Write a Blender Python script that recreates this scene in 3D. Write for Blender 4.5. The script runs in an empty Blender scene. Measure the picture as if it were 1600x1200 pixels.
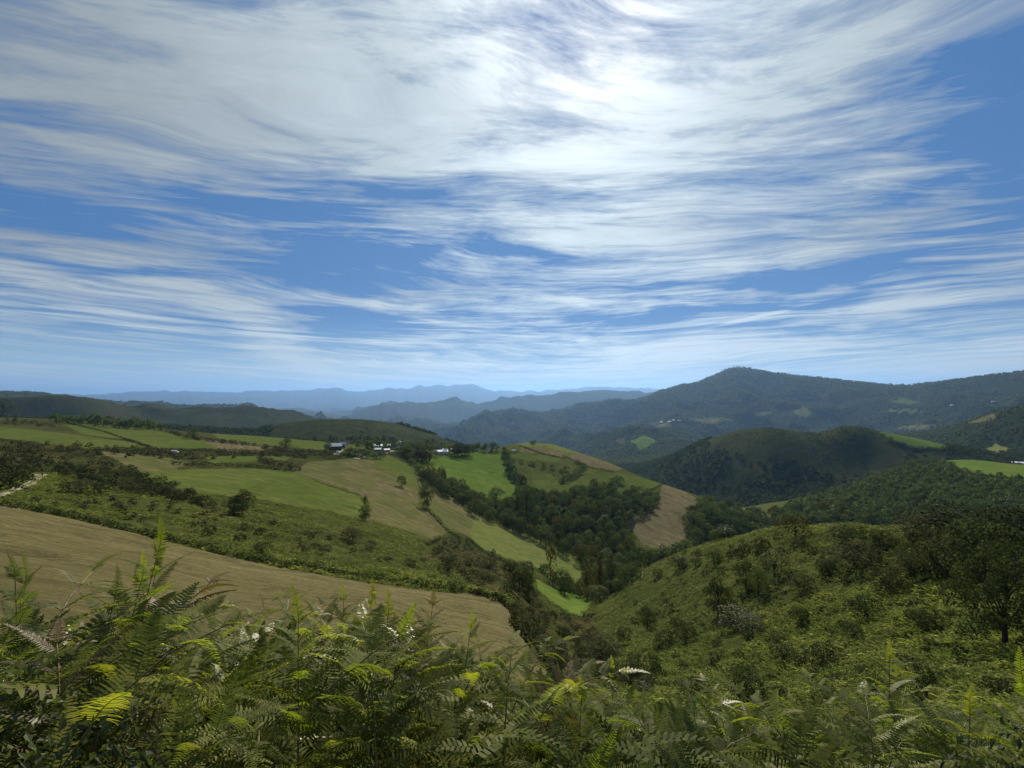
import bpy, math, random
import numpy as np
from mathutils import Vector

rng = np.random.default_rng(7)
random.seed(7)
scene = bpy.context.scene
COL = scene.collection

# ------------------------------------------------------------------ camera
FPX = 800.0                       # focal length in pixels of the 1600 x 1200 photograph
PITCH = math.atan(20.0 / FPX)     # the eye level lies at row 620
cam_data = bpy.data.cameras.new("camera")
cam_data.sensor_width = 36.0
cam_data.lens = 36.0 * FPX / 1600.0
cam_data.clip_start = 0.05
cam_data.clip_end = 200000.0
cam = bpy.data.objects.new("camera", cam_data)
COL.objects.link(cam)
cam.location = (0, 0, 0)
cam.rotation_euler = (math.pi / 2 + PITCH, 0, 0)
scene.camera = cam


def ray(px, py):
    """azimuth (from +Y towards +X), tangent of elevation for a direction"""
    X = (np.asarray(px, float) - 800.0) / FPX
    Z = -(np.asarray(py, float) - 600.0) / FPX
    c, s = math.cos(PITCH), math.sin(PITCH)
    y = c - Z * s
    z = s + Z * c
    return np.arctan2(X, y), z / np.hypot(X, y)


def to_px(x, y, z):
    c, s = math.cos(PITCH), math.sin(PITCH)
    Y = y * c + z * s
    Z = -y * s + z * c
    Y = np.where(Y < 1e-3, 1e-3, Y)
    return 800.0 + FPX * x / Y, 600.0 - FPX * Z / Y


# ------------------------------------------------------------------ light
SUN_AZ, SUN_EL = math.radians(8.0), math.radians(37.0)
sun_dir = Vector((math.sin(SUN_AZ) * math.cos(SUN_EL), math.cos(SUN_AZ) * math.cos(SUN_EL), math.sin(SUN_EL)))
sd = bpy.data.lights.new("sun", "SUN")
sd.energy = 5.0
sd.angle = math.radians(1.2)
sd.color = (1.0, 0.90, 0.72)
sun = bpy.data.objects.new("sun", sd)
COL.objects.link(sun)
sun.rotation_euler = sun_dir.to_track_quat('Z', 'Y').to_euler()

scene.view_settings.view_transform = 'Standard'
scene.view_settings.look = 'None'
scene.view_settings.exposure = 0.45
scene.view_settings.gamma = 1.0
scene.view_settings.use_curve_mapping = False
scene.cycles.use_denoising = True
scene.cycles.max_bounces = 6
scene.cycles.diffuse_bounces = 2
scene.cycles.glossy_bounces = 2
scene.cycles.transmission_bounces = 4
scene.cycles.transparent_max_bounces = 8
scene.cycles.volume_bounces = 0
scene.cycles.sample_clamp_indirect = 4.0

SKY_STRENGTH = 0.07
world = bpy.data.worlds.new("World")
scene.world = world
world.use_nodes = True
wn, wl = world.node_tree.nodes, world.node_tree.links
wn.clear()


class G:
    """small helper to chain nodes"""
    def __init__(self, tree):
        self.t = tree

    def n(self, kind, **kw):
        nd = self.t.nodes.new(kind)
        for k, v in kw.items():
            setattr(nd, k, v)
        return nd

    def put(self, sock, v):
        if hasattr(v, "is_output"):
            self.t.links.new(v, sock)
        elif v is not None:
            sock.default_value = v

    def m(self, op, a, b=None, c=None, clamp=False):
        nd = self.n("ShaderNodeMath", operation=op, use_clamp=clamp)
        self.put(nd.inputs[0], a)
        self.put(nd.inputs[1], b)
        if c is not None:
            self.put(nd.inputs[2], c)
        return nd.outputs[0]

    def vm(self, op, a, b=None, out=0):
        nd = self.n("ShaderNodeVectorMath", operation=op)
        self.put(nd.inputs[0], a)
        self.put(nd.inputs[1], b)
        return nd.outputs[out]

    def comb(self, x, y, z=0.0):
        nd = self.n("ShaderNodeCombineXYZ")
        for i, v in enumerate((x, y, z)):
            self.put(nd.inputs[i], v)
        return nd.outputs[0]

    def sep(self, v):
        nd = self.n("ShaderNodeSeparateXYZ")
        self.put(nd.inputs[0], v)
        return nd.outputs

    def noise(self, vec, scale, detail=5.0, rough=0.55, dist=0.0, out=0, lac=2.0):
        nd = self.n("ShaderNodeTexNoise")
        self.put(nd.inputs["Vector"], vec)
        nd.inputs["Scale"].default_value = scale
        nd.inputs["Detail"].default_value = detail
        nd.inputs["Roughness"].default_value = rough
        nd.inputs["Lacunarity"].default_value = lac
        nd.inputs["Distortion"].default_value = dist
        return nd.outputs[out]

    def ramp(self, v, a, b, lo=0.0, hi=1.0, smooth=True):
        nd = self.n("ShaderNodeMapRange")
        nd.interpolation_type = 'SMOOTHSTEP' if smooth else 'LINEAR'
        self.put(nd.inputs[0], v)
        for i, x in enumerate((a, b, lo, hi)):
            nd.inputs[i + 1].default_value = x
        return nd.outputs[0]

    def mix(self, f, a, b, mode='MIX'):
        nd = self.n("ShaderNodeMix", data_type='RGBA', blend_type=mode)
        self.put(nd.inputs[0], f)
        self.put(nd.inputs[6], a if hasattr(a, "is_output") else (*a, 1.0))
        self.put(nd.inputs[7], b if hasattr(b, "is_output") else (*b, 1.0))
        return nd.outputs[2]


g = G(world.node_tree)
out = g.n("ShaderNodeOutputWorld")
bg = g.n("ShaderNodeBackground")
bg.inputs[1].default_value = SKY_STRENGTH * 0.80
wl.new(bg.outputs[0], out.inputs[0])
sky = g.n("ShaderNodeTexSky", sky_type='NISHITA')
sky.sun_disc = False
sky.sun_elevation = SUN_EL
sky.sun_rotation = SUN_AZ
sky.altitude = 1300.0
sky.air_density = 1.0
sky.dust_density = 0.3
sky.ozone_density = 3.0
tc = g.n("ShaderNodeTexCoord")
D = g.vm('NORMALIZE', tc.outputs["Generated"])
dx, dy, dz = g.sep(D)
# direction as azimuth / elevation in degrees
az = g.m('MULTIPLY', g.m('ARCTAN2', dx, dy), 57.2958)
el = g.m('MULTIPLY', g.m('ARCSINE', dz), 57.2958)
# the cloud deck seen in perspective: a plane above, its far end kept finite
dzp = g.m('ADD', g.m('MAXIMUM', dz, 0.0), 0.13)
ux = g.m('DIVIDE', dx, dzp)
uy = g.m('DIVIDE', dy, dzp)
uv = g.comb(ux, uy)
bow = g.m('MULTIPLY_ADD', g.m('MULTIPLY', ux, ux), 0.19, uy)
warp = g.noise(g.comb(g.m('MULTIPLY', ux, 0.5), uy), 0.7, 3.0, 0.5, out=1)
wx, wy, wz = g.sep(g.vm('SUBTRACT', warp, (0.5, 0.5, 0.5)))
sx = g.m('MULTIPLY_ADD', wx, 1.6, ux)
sy = g.m('MULTIPLY_ADD', wy, 1.1, bow)
# (px, py, half width px, half height px, rotation deg (+ = rises to the right), amount)
BLOBS = [
    (250, 110, 520, 150, 0, 0.78), (780, 150, 380, 170, 0, 0.62), (1060, 240, 330, 130, 12, 0.70), (120, 250, 220, 60, 0, 0.25),
    (1000, 350, 260, 35, 0, 0.35), (860, 185, 170, 60, 0, 0.45), (1300, 80, 230, 90, 20, 0.30), (1560, 130, 160, 120, 0, -0.55), (1590, 260, 190, 90, 10, -0.75),
    (380, 310, 260, 20, -3, -0.85), (600, 285, 150, 14, -8, -0.35), (560, 385, 270, 22, -3, -0.85), (830, 395, 200, 14, -4, -0.35),
    (60, 305, 130, 18, 0, -0.55), (190, 382, 250, 26, 4, 0.75), (230, 432, 120, 14, 0, -0.8),
    (90, 455, 120, 20, -8, 0.30), (330, 470, 70, 20, -5, 0.25), (200, 508, 120, 12, -2, 0.35),
    (440, 530, 170, 24, -33, 0.85), (600, 468, 210, 16, 8, 0.65), (560, 590, 130, 18, -14, 0.5),
    (520, 505, 70, 20, -15, -0.45), (630, 515, 90, 14, -6, -0.5), (650, 545, 90, 10, 8, 0.35),
    (1250, 425, 230, 20, 3, -0.85), (1500, 385, 180, 14, 8, -0.3), (1330, 355, 230, 18, 4, 0.45), (1450, 330, 170, 16, 10, 0.2),
    (900, 470, 190, 7, -7, 0.55), (1170, 452, 200, 7, -2, 0.6), (1420, 480, 260, 20, 3, 0.8), (1050, 492, 260, 9, 2, -0.65),
    (1300, 512, 230, 7, -1, -0.5), (880, 530, 120, 14, 0, 0.45), (1180, 545, 330, 20, 0, 0.85), (640, 575, 160, 14, -8, 0.5), (60, 590, 160, 8, 0, 0.4), (300, 545, 90, 22, 0, -0.35), (1540, 545, 150, 18, 3, 0.65),
    (1100, 580, 300, 16, 0, 0.55), (860, 565, 60, 8, 0, -0.45), (80, 560, 140, 14, -3, 0.45), (230, 575, 180, 18, 0, -0.25),
    (740, 590, 240, 12, 0, 0.35), (20, 508, 60, 8, 0, 0.4),
]
jit = g.noise(g.comb(g.m('MULTIPLY', az, 0.06), g.m('MULTIPLY', el, 0.16)), 1.0, 4.0, 0.6, out=1)
azel = g.vm('ADD', g.comb(az, el), g.vm('MULTIPLY', g.vm('SUBTRACT', jit, (0.5, 0.5, 0.5)), (16.0, 7.0, 0.0)))
acc = 0.36
for (bx, by, hw, hh, rot, amt) in BLOBS:
    a0, t0 = ray(bx, by)
    a1, _ = ray(bx + 5, by)
    _, t1 = ray(bx, by - 5)
    e0, e1 = math.degrees(math.atan(t0)), math.degrees(math.atan(t1))
    kx, ky = math.degrees(a1 - a0) / 5.0, (e1 - e0) / 5.0
    mp = g.n("ShaderNodeMapping", vector_type='TEXTURE')
    g.put(mp.inputs[0], azel)
    mp.inputs[1].default_value = (math.degrees(a0), e0, 0)
    mp.inputs[2].default_value = (0, 0, math.radians(rot))
    mp.inputs[3].default_value = (hw * kx, hh * ky, 1)
    q = g.vm('DOT_PRODUCT', mp.outputs[0], mp.outputs[0], out=1)
    e = g.m('EXPONENT', g.m('MULTIPLY', q, -1.0))
    acc = g.m('MULTIPLY_ADD', e, amt, acc)
# an old vapour trail, low on the right
for (bx, by, hw, hh, rot, amt) in [(1175, 497, 85, 2.6, 11, 1.1), (1010, 560, 90, 3, 4, 0.5)]:
    a0, t0 = ray(bx, by)
    mp = g.n("ShaderNodeMapping", vector_type='TEXTURE')
    g.put(mp.inputs[0], g.comb(az, el))
    mp.inputs[1].default_value = (math.degrees(a0), math.degrees(math.atan(t0)), 0)
    mp.inputs[2].default_value = (0, 0, math.radians(rot))
    mp.inputs[3].default_value = (hw * 0.055, hh * 0.065, 1)
    q = g.vm('DOT_PRODUCT', mp.outputs[0], mp.outputs[0], out=1)
    acc = g.m('MULTIPLY_ADD', g.m('EXPONENT', g.m('MULTIPLY', q, -1.0)), amt, acc)
# fibrous cirrus: strongly stretched noise, two strengths
f1 = g.noise(g.comb(g.m('MULTIPLY', sx, 0.35), g.m('MULTIPLY', sy, 2.0)), 1.5, 11.0, 0.64, 0.3)
f2 = g.noise(g.comb(g.m('MULTIPLY_ADD', sy, 0.5, g.m('MULTIPLY', sx, 0.7)), g.m('MULTIPLY_ADD', sx, -0.45, g.m('MULTIPLY', sy, 2.6))), 2.2, 10.0, 0.66, 0.45)
f3 = g.noise(g.comb(sx, sy, 3.7), 0.9, 8.0, 0.6, 0.4)
fib = g.m('ADD', g.m('MULTIPLY', g.m('SUBTRACT', f1, 0.5), 2.3), g.m('MULTIPLY', g.m('SUBTRACT', f2, 0.5), 2.0))
fib = g.m('ADD', fib, g.m('MULTIPLY', g.m('SUBTRACT', f3, 0.5), 1.6))
f4 = g.noise(g.comb(g.m('MULTIPLY_ADD', sy, 0.25, g.m('MULTIPLY', sx, 0.9)), g.m('MULTIPLY_ADD', sx, -0.30, g.m('MULTIPLY', sy, 3.4)), 9.0), 4.5, 9.0, 0.68, 0.3)
fib = g.m('ADD', fib, g.m('MULTIPLY', g.m('SUBTRACT', f4, 0.5), 1.2))
# towards the horizon the deck is seen edge on, its fibres merge into a veil
dens = g.m('MULTIPLY_ADD', fib, 1.6, acc)
cover = g.ramp(dens, 0.0, 1.35, smooth=False)
cover = g.m('MULTIPLY', g.m('POWER', cover, 0.85), 0.90)
cover = g.m('MULTIPLY', cover, g.ramp(el, -0.5, 0.8))
# forward scattering round the veiled sun
cosg = g.m('MAXIMUM', g.vm('DOT_PRODUCT', D, tuple(sun_dir), out=1), 0.0)
glow_w = g.m('POWER', cosg, 5.0)
glow_n = g.m('POWER', cosg, 60.0)
glow_dir = Vector((math.sin(SUN_AZ) * math.cos(SUN_EL - 0.16), math.cos(SUN_AZ) * math.cos(SUN_EL - 0.16), math.sin(SUN_EL - 0.16)))
glow_m = g.m('POWER', g.m('MAXIMUM', g.vm('DOT_PRODUCT', D, tuple(glow_dir), out=1), 0.0), 18.0)
tex = g.m('ADD', g.m('MULTIPLY', g.m('SUBTRACT', f1, 0.5), 1.1), g.m('ADD', g.m('MULTIPLY', g.m('SUBTRACT', f2, 0.5), 0.7), g.m('MULTIPLY', g.m('SUBTRACT', f4, 0.5), 0.5)))
tex = g.m('MULTIPLY', tex, g.ramp(el, 2.0, 16.0, 0.35, 1.0))
shade = g.m('ADD', tex, 0.97, clamp=False)
lum = g.m('MULTIPLY_ADD', glow_w, 0.48, 0.33)
lum = g.m('MULTIPLY_ADD', glow_m, 0.20, lum)
lum = g.m('ADD', lum, g.ramp(el, 16.0, 4.0, 0.0, 0.36))
lum = g.m('MULTIPLY_ADD', glow_n, 0.46, lum)
lum = g.m('MULTIPLY', lum, shade)
lum = g.m('MULTIPLY', lum, 0.82 / SKY_STRENGTH)
ccol = g.mix(glow_n, (0.86, 0.97, 1.0), (1.0, 0.99, 0.94))
cs = g.n("ShaderNodeVectorMath", operation='SCALE')
g.put(cs.inputs[0], ccol)
g.put(cs.inputs[3], lum)
hs = g.n("ShaderNodeHueSaturation")
hs.inputs["Saturation"].default_value = 1.25
hs.inputs["Value"].default_value = 0.9
g.put(hs.inputs["Color"], sky.outputs[0])
k = 1.0 / SKY_STRENGTH
clear = g.mix(0.8, hs.outputs[0], (0.058 * k, 0.158 * k, 0.375 * k))
clear = g.mix(g.ramp(el, 9.0, -0.5, 0.0, 0.90), clear, (0.40 * k, 0.58 * k, 0.68 * k))
clear = g.mix(g.ramp(el, 0.0, -6.0), clear, (0.10 * k, 0.13 * k, 0.12 * k))
tot = g.mix(cover, clear, cs.outputs[0])
g.put(bg.inputs[0], tot)
world.cycles.sampling_method = 'MANUAL'
world.cycles.sample_map_resolution = 512

# ================================================================== terrain
def vnoise(x, y, seed=0):
    """smooth value noise, -1..1"""
    xi, yi = np.floor(x).astype(np.int64), np.floor(y).astype(np.int64)
    fx, fy = x - xi, y - yi
    fx = fx * fx * fx * (fx * (fx * 6 - 15) + 10)
    fy = fy * fy * fy * (fy * (fy * 6 - 15) + 10)

    def h(a, b):
        n = (a * 374761393 + b * 668265263 + seed * 974634777) & 0xFFFFFFFF
        n = ((n ^ (n >> 13)) * 1274126177) & 0xFFFFFFFF
        n = (n ^ (n >> 16)) & 0xFFFFFFFF
        return n / 2147483647.5 - 1.0
    a, b, c, d = h(xi, yi), h(xi + 1, yi), h(xi, yi + 1), h(xi + 1, yi + 1)
    return (a * (1 - fx) + b * fx) * (1 - fy) + (c * (1 - fx) + d * fx) * fy


def fbm(x, y, seed=0, octs=4, gain=0.5):
    s, a, t = 0.0, 1.0, 0.0
    for k in range(octs):
        c, sn = math.cos(0.6 * k), math.sin(0.6 * k)
        s = s + a * vnoise((x * c - y * sn) * 2 ** k + 17.3 * k, (x * sn + y * c) * 2 ** k + 9.1 * k, seed + k)
        t += a
        a *= gain
    return s / t


def ridged(x, y, seed=0, octs=4):
    s, a, t = 0.0, 1.0, 0.0
    for k in range(octs):
        c, sn = math.cos(0.9 * k), math.sin(0.9 * k)
        n = 1.0 - np.abs(vnoise((x * c - y * sn) * 2 ** k, (x * sn + y * c) * 2 ** k, seed + k)) * 2.0
        s = s + a * n
        t += a
        a *= 0.55
    return s / t


def sstep(a, b, x):
    t = np.clip((x - a) / (b - a), 0, 1)
    return t * t * (3 - 2 * t)


# Level lines of the land, near to far. Each: (column, row, distance in metres); "z" rows give a height instead.
L = []
L.append(("z", [(-150, -1.64, 1.3), (1850, -1.64, 1.3)]))
L.append(("z", [(-150, -2.35, 3.2), (700, -2.45, 3.2), (900, -2.8, 3.2), (1200, -3.05, 3.4), (1850, -2.7, 3.4)]))
L.append(("z", [(-150, -5.3, 10), (400, -5.8, 10), (900, -7.0, 10), (1200, -7.3, 10), (1600, -7.0, 10), (1850, -7.0, 10)]))
L.append(("p", [(-150, 950, 30), (0, 955, 30), (400, 1000, 30), (800, 1092, 30), (900, 1120, 30), (1000, 1140, 32), (1200, 1165, 34), (1400, 1150, 34), (1600, 1140, 34), (1850, 1140, 34)]))
L.append(("p", [(-150, 840, 85), (0, 850, 80), (400, 918, 70), (800, 992, 62), (870, 1060, 55), (900, 1078, 60), (1000, 1070, 76), (1200, 1085, 72), (1400, 1062, 68), (1600, 1045, 66), (1850, 1040, 66)]))
L.append(("p", [(-150, 768, 180), (0, 790, 160), (200, 830, 135), (400, 878, 112), (600, 913, 100), (720, 926, 95), (800, 945, 95), (830, 990, 100), (900, 1025, 115), (1000, 990, 135), (1100, 975, 125), (1200, 960, 118), (1400, 935, 108), (1600, 925, 102), (1850, 920, 102)]))
L.append(("p", [(-150, 735, 260), (0, 750, 235), (200, 768, 220), (400, 810, 190), (500, 835, 180), (600, 862, 170), (700, 885, 160), (800, 905, 170), (850, 935, 190), (900, 972, 200), (950, 948, 225), (1000, 893, 245), (1050, 868, 240), (1100, 850, 225), (1200, 826, 195), (1300, 822, 178), (1400, 824, 165), (1500, 820, 150), (1600, 832, 132), (1850, 840, 130)]))
L.append(("p", [(-150, 715, 400), (0, 705, 390), (200, 718, 360), (400, 757, 300), (500, 778, 285), (600, 805, 270), (700, 850, 260), (800, 885, 270), (850, 910, 280), (900, 935, 290), (950, 908, 330), (1000, 905, 360), (1100, 890, 380), (1200, 875, 400), (1400, 875, 400), (1600, 880, 380), (1850, 880, 380)]))
L.append(("p", [(-150, 690, 550), (0, 690, 540), (200, 693, 520), (400, 715, 470), (500, 732, 440), (600, 752, 415), (700, 792, 395), (800, 833, 395), (900, 860, 410), (1000, 845, 460), (1060, 836, 480), (1100, 840, 500), (1200, 845, 540), (1300, 838, 580), (1400, 832, 600), (1600, 826, 590), (1850, 826, 590)]))
L.append(("p", [(-150, 672, 750), (0, 672, 740), (200, 676, 740), (400, 693, 600), (500, 702, 560), (600, 716, 540), (700, 736, 540), (800, 757, 535), (900, 772, 535), (1000, 792, 545), (1080, 792, 565), (1150, 802, 610), (1200, 812, 680), (1300, 800, 740), (1400, 778, 790), (1500, 760, 810), (1600, 764, 790), (1850, 764, 790)]))
L.append(("p", [(-150, 653, 1100), (0, 653, 1080), (100, 656, 1050), (200, 664, 1000), (300, 675, 940), (400, 682, 850), (500, 690, 740), (600, 699, 680), (700, 706, 660), (760, 704, 680), (800, 693, 740), (860, 692, 780), (900, 706, 750), (950, 722, 710), (1000, 745, 680), (1040, 758, 660), (1100, 777, 650), (1150, 796, 690), (1200, 801, 800), (1300, 775, 980), (1380, 742, 1080), (1450, 722, 1100), (1500, 716, 1100), (1600, 727, 1050), (1850, 730, 1050)]))
L.append(("p", [(-150, 668, 1500), (200, 678, 1400), (400, 702, 1150), (500, 712, 1000), (600, 725, 950), (700, 745, 1000), (800, 760, 1150), (900, 780, 1250), (1000, 795, 1250), (1100, 803, 1180), (1200, 786, 1150), (1300, 768, 1250), (1380, 746, 1300), (1450, 738, 1300), (1600, 742, 1250), (1850, 742, 1250)]))
L.append(("p", [(-150, 645, 2200), (0, 650, 2000), (200, 662, 1800), (300, 668, 1700), (400, 672, 1500), (450, 660, 1450), (500, 654, 1400), (560, 653, 1400), (620, 664, 1350), (680, 681, 1300), (740, 705, 1350), (800, 738, 1500), (900, 750, 1700), (1000, 737, 1700), (1050, 713, 1650), (1100, 688, 1600), (1150, 672, 1550), (1200, 667, 1500), (1240, 675, 1500), (1280, 677, 1500), (1320, 664, 1500), (1345, 667, 1500), (1370, 673, 1500), (1420, 681, 1500), (1480, 695, 1500), (1550, 712, 1600), (1600, 722, 1600), (1850, 740, 1600)]))
L.append(("p", [(-150, 662, 2700), (200, 672, 2500), (400, 690, 2200), (600, 700, 2200), (700, 718, 2300), (800, 722, 2500), (900, 724, 2500), (1000, 718, 2500), (1100, 707, 2300), (1200, 700, 2300), (1300, 700, 2200), (1400, 710, 2200), (1500, 705, 2100), (1600, 700, 2000), (1850, 690, 2000)]))
L.append(("p", [(-150, 617, 2900), (0, 619, 2900), (60, 617, 2900), (120, 619, 2900), (160, 626, 2950), (200, 636, 3050), (225, 634, 3200), (260, 631, 3350), (330, 629, 3450), (400, 631, 3500), (440, 639, 3500), (480, 648, 3500), (530, 660, 3500), (600, 680, 3500), (700, 700, 3500), (800, 693, 3500), (900, 690, 3500), (960, 683, 3400), (1000, 679, 3200), (1050, 690, 3200), (1100, 688, 3200), (1200, 667, 3200), (1300, 657, 3200), (1400, 658, 3000), (1480, 655, 2800), (1560, 642, 2400), (1600, 634, 2200), (1700, 622, 2100), (1850, 615, 2100)]))
L.append(("p", [(-150, 640, 4500), (200, 650, 4500), (400, 655, 5000), (600, 672, 5000), (700, 680, 5000), (800, 678, 5000), (900, 672, 5000), (980, 664, 4800), (1040, 659, 4600), (1200, 652, 4500), (1400, 643, 4300), (1600, 640, 4000), (1850, 640, 4000)]))
L.append(("p", [(-150, 609, 6200), (0, 611, 6200), (60, 613, 6200), (120, 618, 6300), (200, 622, 6800), (280, 624, 7000), (350, 627, 7000), (440, 634, 7000), (500, 646, 7000), (560, 655, 7000), (640, 655, 7000), (680, 646, 7000), (730, 640, 7200), (780, 637, 7300), (860, 634, 7300), (900, 622, 7300), (960, 614, 7000), (1010, 612, 7000), (1040, 606, 7000), (1065, 599, 7000), (1085, 598, 7000), (1110, 588, 7000), (1130, 577, 7000), (1150, 571, 7000), (1165, 572, 7000), (1200, 579, 7000), (1240, 585, 7000), (1300, 589, 7000), (1340, 594, 7000), (1380, 597, 7000), (1425, 600, 7000), (1460, 596, 6800), (1520, 588, 6500), (1560, 583, 6300), (1600, 578, 6200), (1700, 570, 6200), (1850, 572, 6200)]))
L.append(("p", [(-150, 650, 10000), (800, 655, 10000), (1850, 650, 10000)]))
L.append(("p", [(-150, 640, 15000), (300, 640, 15000), (400, 640, 14500), (440, 634, 14000), (480, 635, 14000), (530, 641, 14000), (560, 633, 14000), (600, 626, 14000), (640, 624, 14000), (680, 625, 14000), (710, 622, 14000), (740, 623, 14000), (780, 617, 14000), (810, 614, 14000), (835, 616, 14000), (870, 612, 14000), (900, 608, 14000), (940, 606, 14000), (985, 607, 14000), (1010, 610, 14000), (1040, 612, 14000), (1200, 625, 14000), (1850, 630, 14000)]))
L.append(("p", [(-150, 645, 23000), (1850, 645, 23000)]))
L.append(("p", [(-150, 625, 42000), (80, 619, 42000), (130, 615, 42000), (200, 611, 42000), (240, 612, 42000), (290, 609, 42000), (330, 612, 42000), (400, 611, 42000), (470, 609, 42000), (520, 606, 42000), (560, 610, 42000), (620, 607, 42000), (680, 600, 42000), (715, 602, 42000), (740, 601, 42000), (770, 609, 42000), (810, 610, 42000), (860, 609, 42000), (900, 606, 42000), (960, 604, 42000), (1020, 606, 42000), (1060, 610, 42000), (1200, 616, 42000), (1850, 622, 42000)]))
L.append(("p", [(-150, 630, 70000), (1850, 630, 70000)]))

# azimuth grid: fine inside the view, coarse round the back
EDGE = math.radians(49.0)
az_in = np.linspace(-EDGE, EDGE, 720)
az_out = np.linspace(EDGE, 2 * math.pi - EDGE, 66)[1:-1]
AZ = np.concatenate([az_in, az_out])
NA_IN, NA = len(az_in), len(az_in) + len(az_out)
R = np.concatenate([np.geomspace(1.3, 30, 60)[:-1], np.geomspace(30, 1700, 400)[:-1], np.geomspace(1700, 7600, 190)[:-1], np.geomspace(7600, 70000, 60)])
NR = len(R)


def smooth1(a, s):
    if s <= 0:
        return a
    k = np.arange(-int(3 * s), int(3 * s) + 1)
    w = np.exp(-0.5 * (k / s) ** 2)
    w /= w.sum()
    p = np.pad(a, (len(k) // 2, len(k) // 2), mode='edge')
    return np.convolve(p, w, mode='valid')


KD, KT = [], []
for li, (mode, pts) in enumerate(L):
    P = np.array(pts, float)
    if mode == "z":
        a, _ = ray(P[:, 0], 700.0)
        t = P[:, 1] / P[:, 2]
    else:
        a, t = ray(P[:, 0], P[:, 1])
    d = np.log(P[:, 2])
    s = 14 if li < 6 else 8 if li < 12 else 3 if li < 16 else 1.0
    ti = smooth1(np.interp(az_in, a, t), s)
    di = smooth1(np.interp(az_in, a, d), s)
    w = (az_out - EDGE) / (2 * math.pi - 2 * EDGE)
    KT.append(np.concatenate([ti, ti[-1] * (1 - w) + ti[0] * w]))
    KD.append(np.concatenate([di, di[-1] * (1 - w) + di[0] * w]))
KD, KT = np.array(KD).T, np.array(KT).T              # (azimuth, level)


def pchip_cols(X, Y, xq):
    """monotone cubic interpolation, each row of X, Y its own curve"""
    h = np.diff(X, axis=1)
    dl = np.diff(Y, axis=1) / h
    m = np.zeros_like(Y)
    w1 = 2 * h[:, 1:] + h[:, :-1]
    w2 = h[:, 1:] + 2 * h[:, :-1]
    same = dl[:, :-1] * dl[:, 1:] > 0
    with np.errstate(divide='ignore', invalid='ignore'):
        hm = (w1 + w2) / (w1 / dl[:, :-1] + w2 / dl[:, 1:])
    m[:, 1:-1] = np.where(same, hm, 0)
    m[:, 0], m[:, -1] = dl[:, 0], dl[:, -1]
    out_ = np.empty((X.shape[0], len(xq)))
    for i in range(X.shape[0]):
        j = np.clip(np.searchsorted(X[i], xq) - 1, 0, X.shape[1] - 2)
        t = np.clip((xq - X[i, j]) / h[i, j], 0, 1)
        out_[i] = (Y[i, j] * (1 + 2 * t) * (1 - t) ** 2 + h[i, j] * m[i, j] * t * (1 - t) ** 2
                   + Y[i, j + 1] * t * t * (3 - 2 * t) - h[i, j] * m[i, j + 1] * t * t * (1 - t))
    return out_


T = pchip_cols(KD, KT, np.log(R))
AA, RR = AZ[:, None], R[None, :]
GX, GY = np.sin(AA) * RR, np.cos(AA) * RR
GZ = T * RR
# how far below the skyline each point lies (skylines keep their drawn shape)
below = np.minimum(np.clip((np.maximum.accumulate(T[:, ::-1], axis=1)[:, ::-1] - T) / 0.03, 0, 1), 1)
TH = T.copy()
wl_far = sstep(9000, 14000, RR)
wl_mtn = sstep(2300, 4200, RR) * (1 - 0.5 * wl_far)
wl_hill = sstep(800, 1500, RR)
spur = ridged(GX / 1000.0, GY / 1900.0, 11, 5)
GZ = GZ + (spur - 0.75) * 270.0 * wl_mtn * (0.14 + 0.86 * below) + ridged(GX / 520.0, GY / 620.0, 33, 3) * 22.0 * wl_mtn * (0.25 + 0.75 * below)
GZ = GZ + fbm(GX / 230.0, GY / 230.0, 21, 4) * 7.0 * wl_hill * (1 - 0.5 * wl_far) * (0.3 + 0.7 * below)
GZ = GZ + (ridged(GX / 2600.0, GY / 4500.0, 5, 5) - 0.62) * 230.0 * wl_far * (0.38 + 0.62 * below)
AAs = np.where(AA > math.pi, AA - 2 * math.pi, AA)
GZ = GZ + RR * (fbm(AAs * 55 + 0 * RR, np.log(RR) * 3, 61, 5) * 0.0042 * wl_far + fbm(AAs * 45 + 0 * RR, np.log(RR) * 3, 62, 4) * 0.0016 * wl_mtn * (1 - wl_far))
GZ = GZ + fbm(GX / 60.0, GY / 60.0, 31, 3) * 1.3 * sstep(60, 250, RR)
GZ = GZ + fbm(GX / 14.0, GY / 14.0, 41, 3) * 0.45 * sstep(8, 60, RR) * (1 - sstep(700, 1500, RR))
GZ = GZ + (fbm(GX / 4.5, GY / 4.5, 51, 3) * 0.40 + np.maximum(fbm(GX / 9.0, GY / 9.0, 52, 2), 0) * 1.3) * sstep(40, 75, RR) * (1 - sstep(240, 420, RR))
PX, PY = to_px(GX, GY, GZ)
FRONT = np.abs(np.where(AA > math.pi, AA - 2 * math.pi, AA)) < EDGE + 1e-6
FRONT = np.broadcast_to(FRONT, PX.shape)
TT = GZ / RR
CM = np.maximum.accumulate(TT[:NA_IN], axis=1)


def ground_z(x, y):
    x, y = np.asarray(x, float), np.asarray(y, float)
    a = np.arctan2(x, y)
    r = np.clip(np.hypot(x, y), R[0], R[-1] * 0.999)
    fi = np.clip((a + EDGE) / (2 * EDGE) * (NA_IN - 1), 0, NA_IN - 1.001)
    i = fi.astype(int)
    j = np.clip(np.searchsorted(R, r) - 1, 0, NR - 2)
    u, v = fi - i, (r - R[j]) / (R[j + 1] - R[j])
    return (GZ[i, j] * (1 - u) * (1 - v) + GZ[i + 1, j] * u * (1 - v) + GZ[i, j + 1] * (1 - u) * v + GZ[i + 1, j + 1] * u * v)


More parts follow.
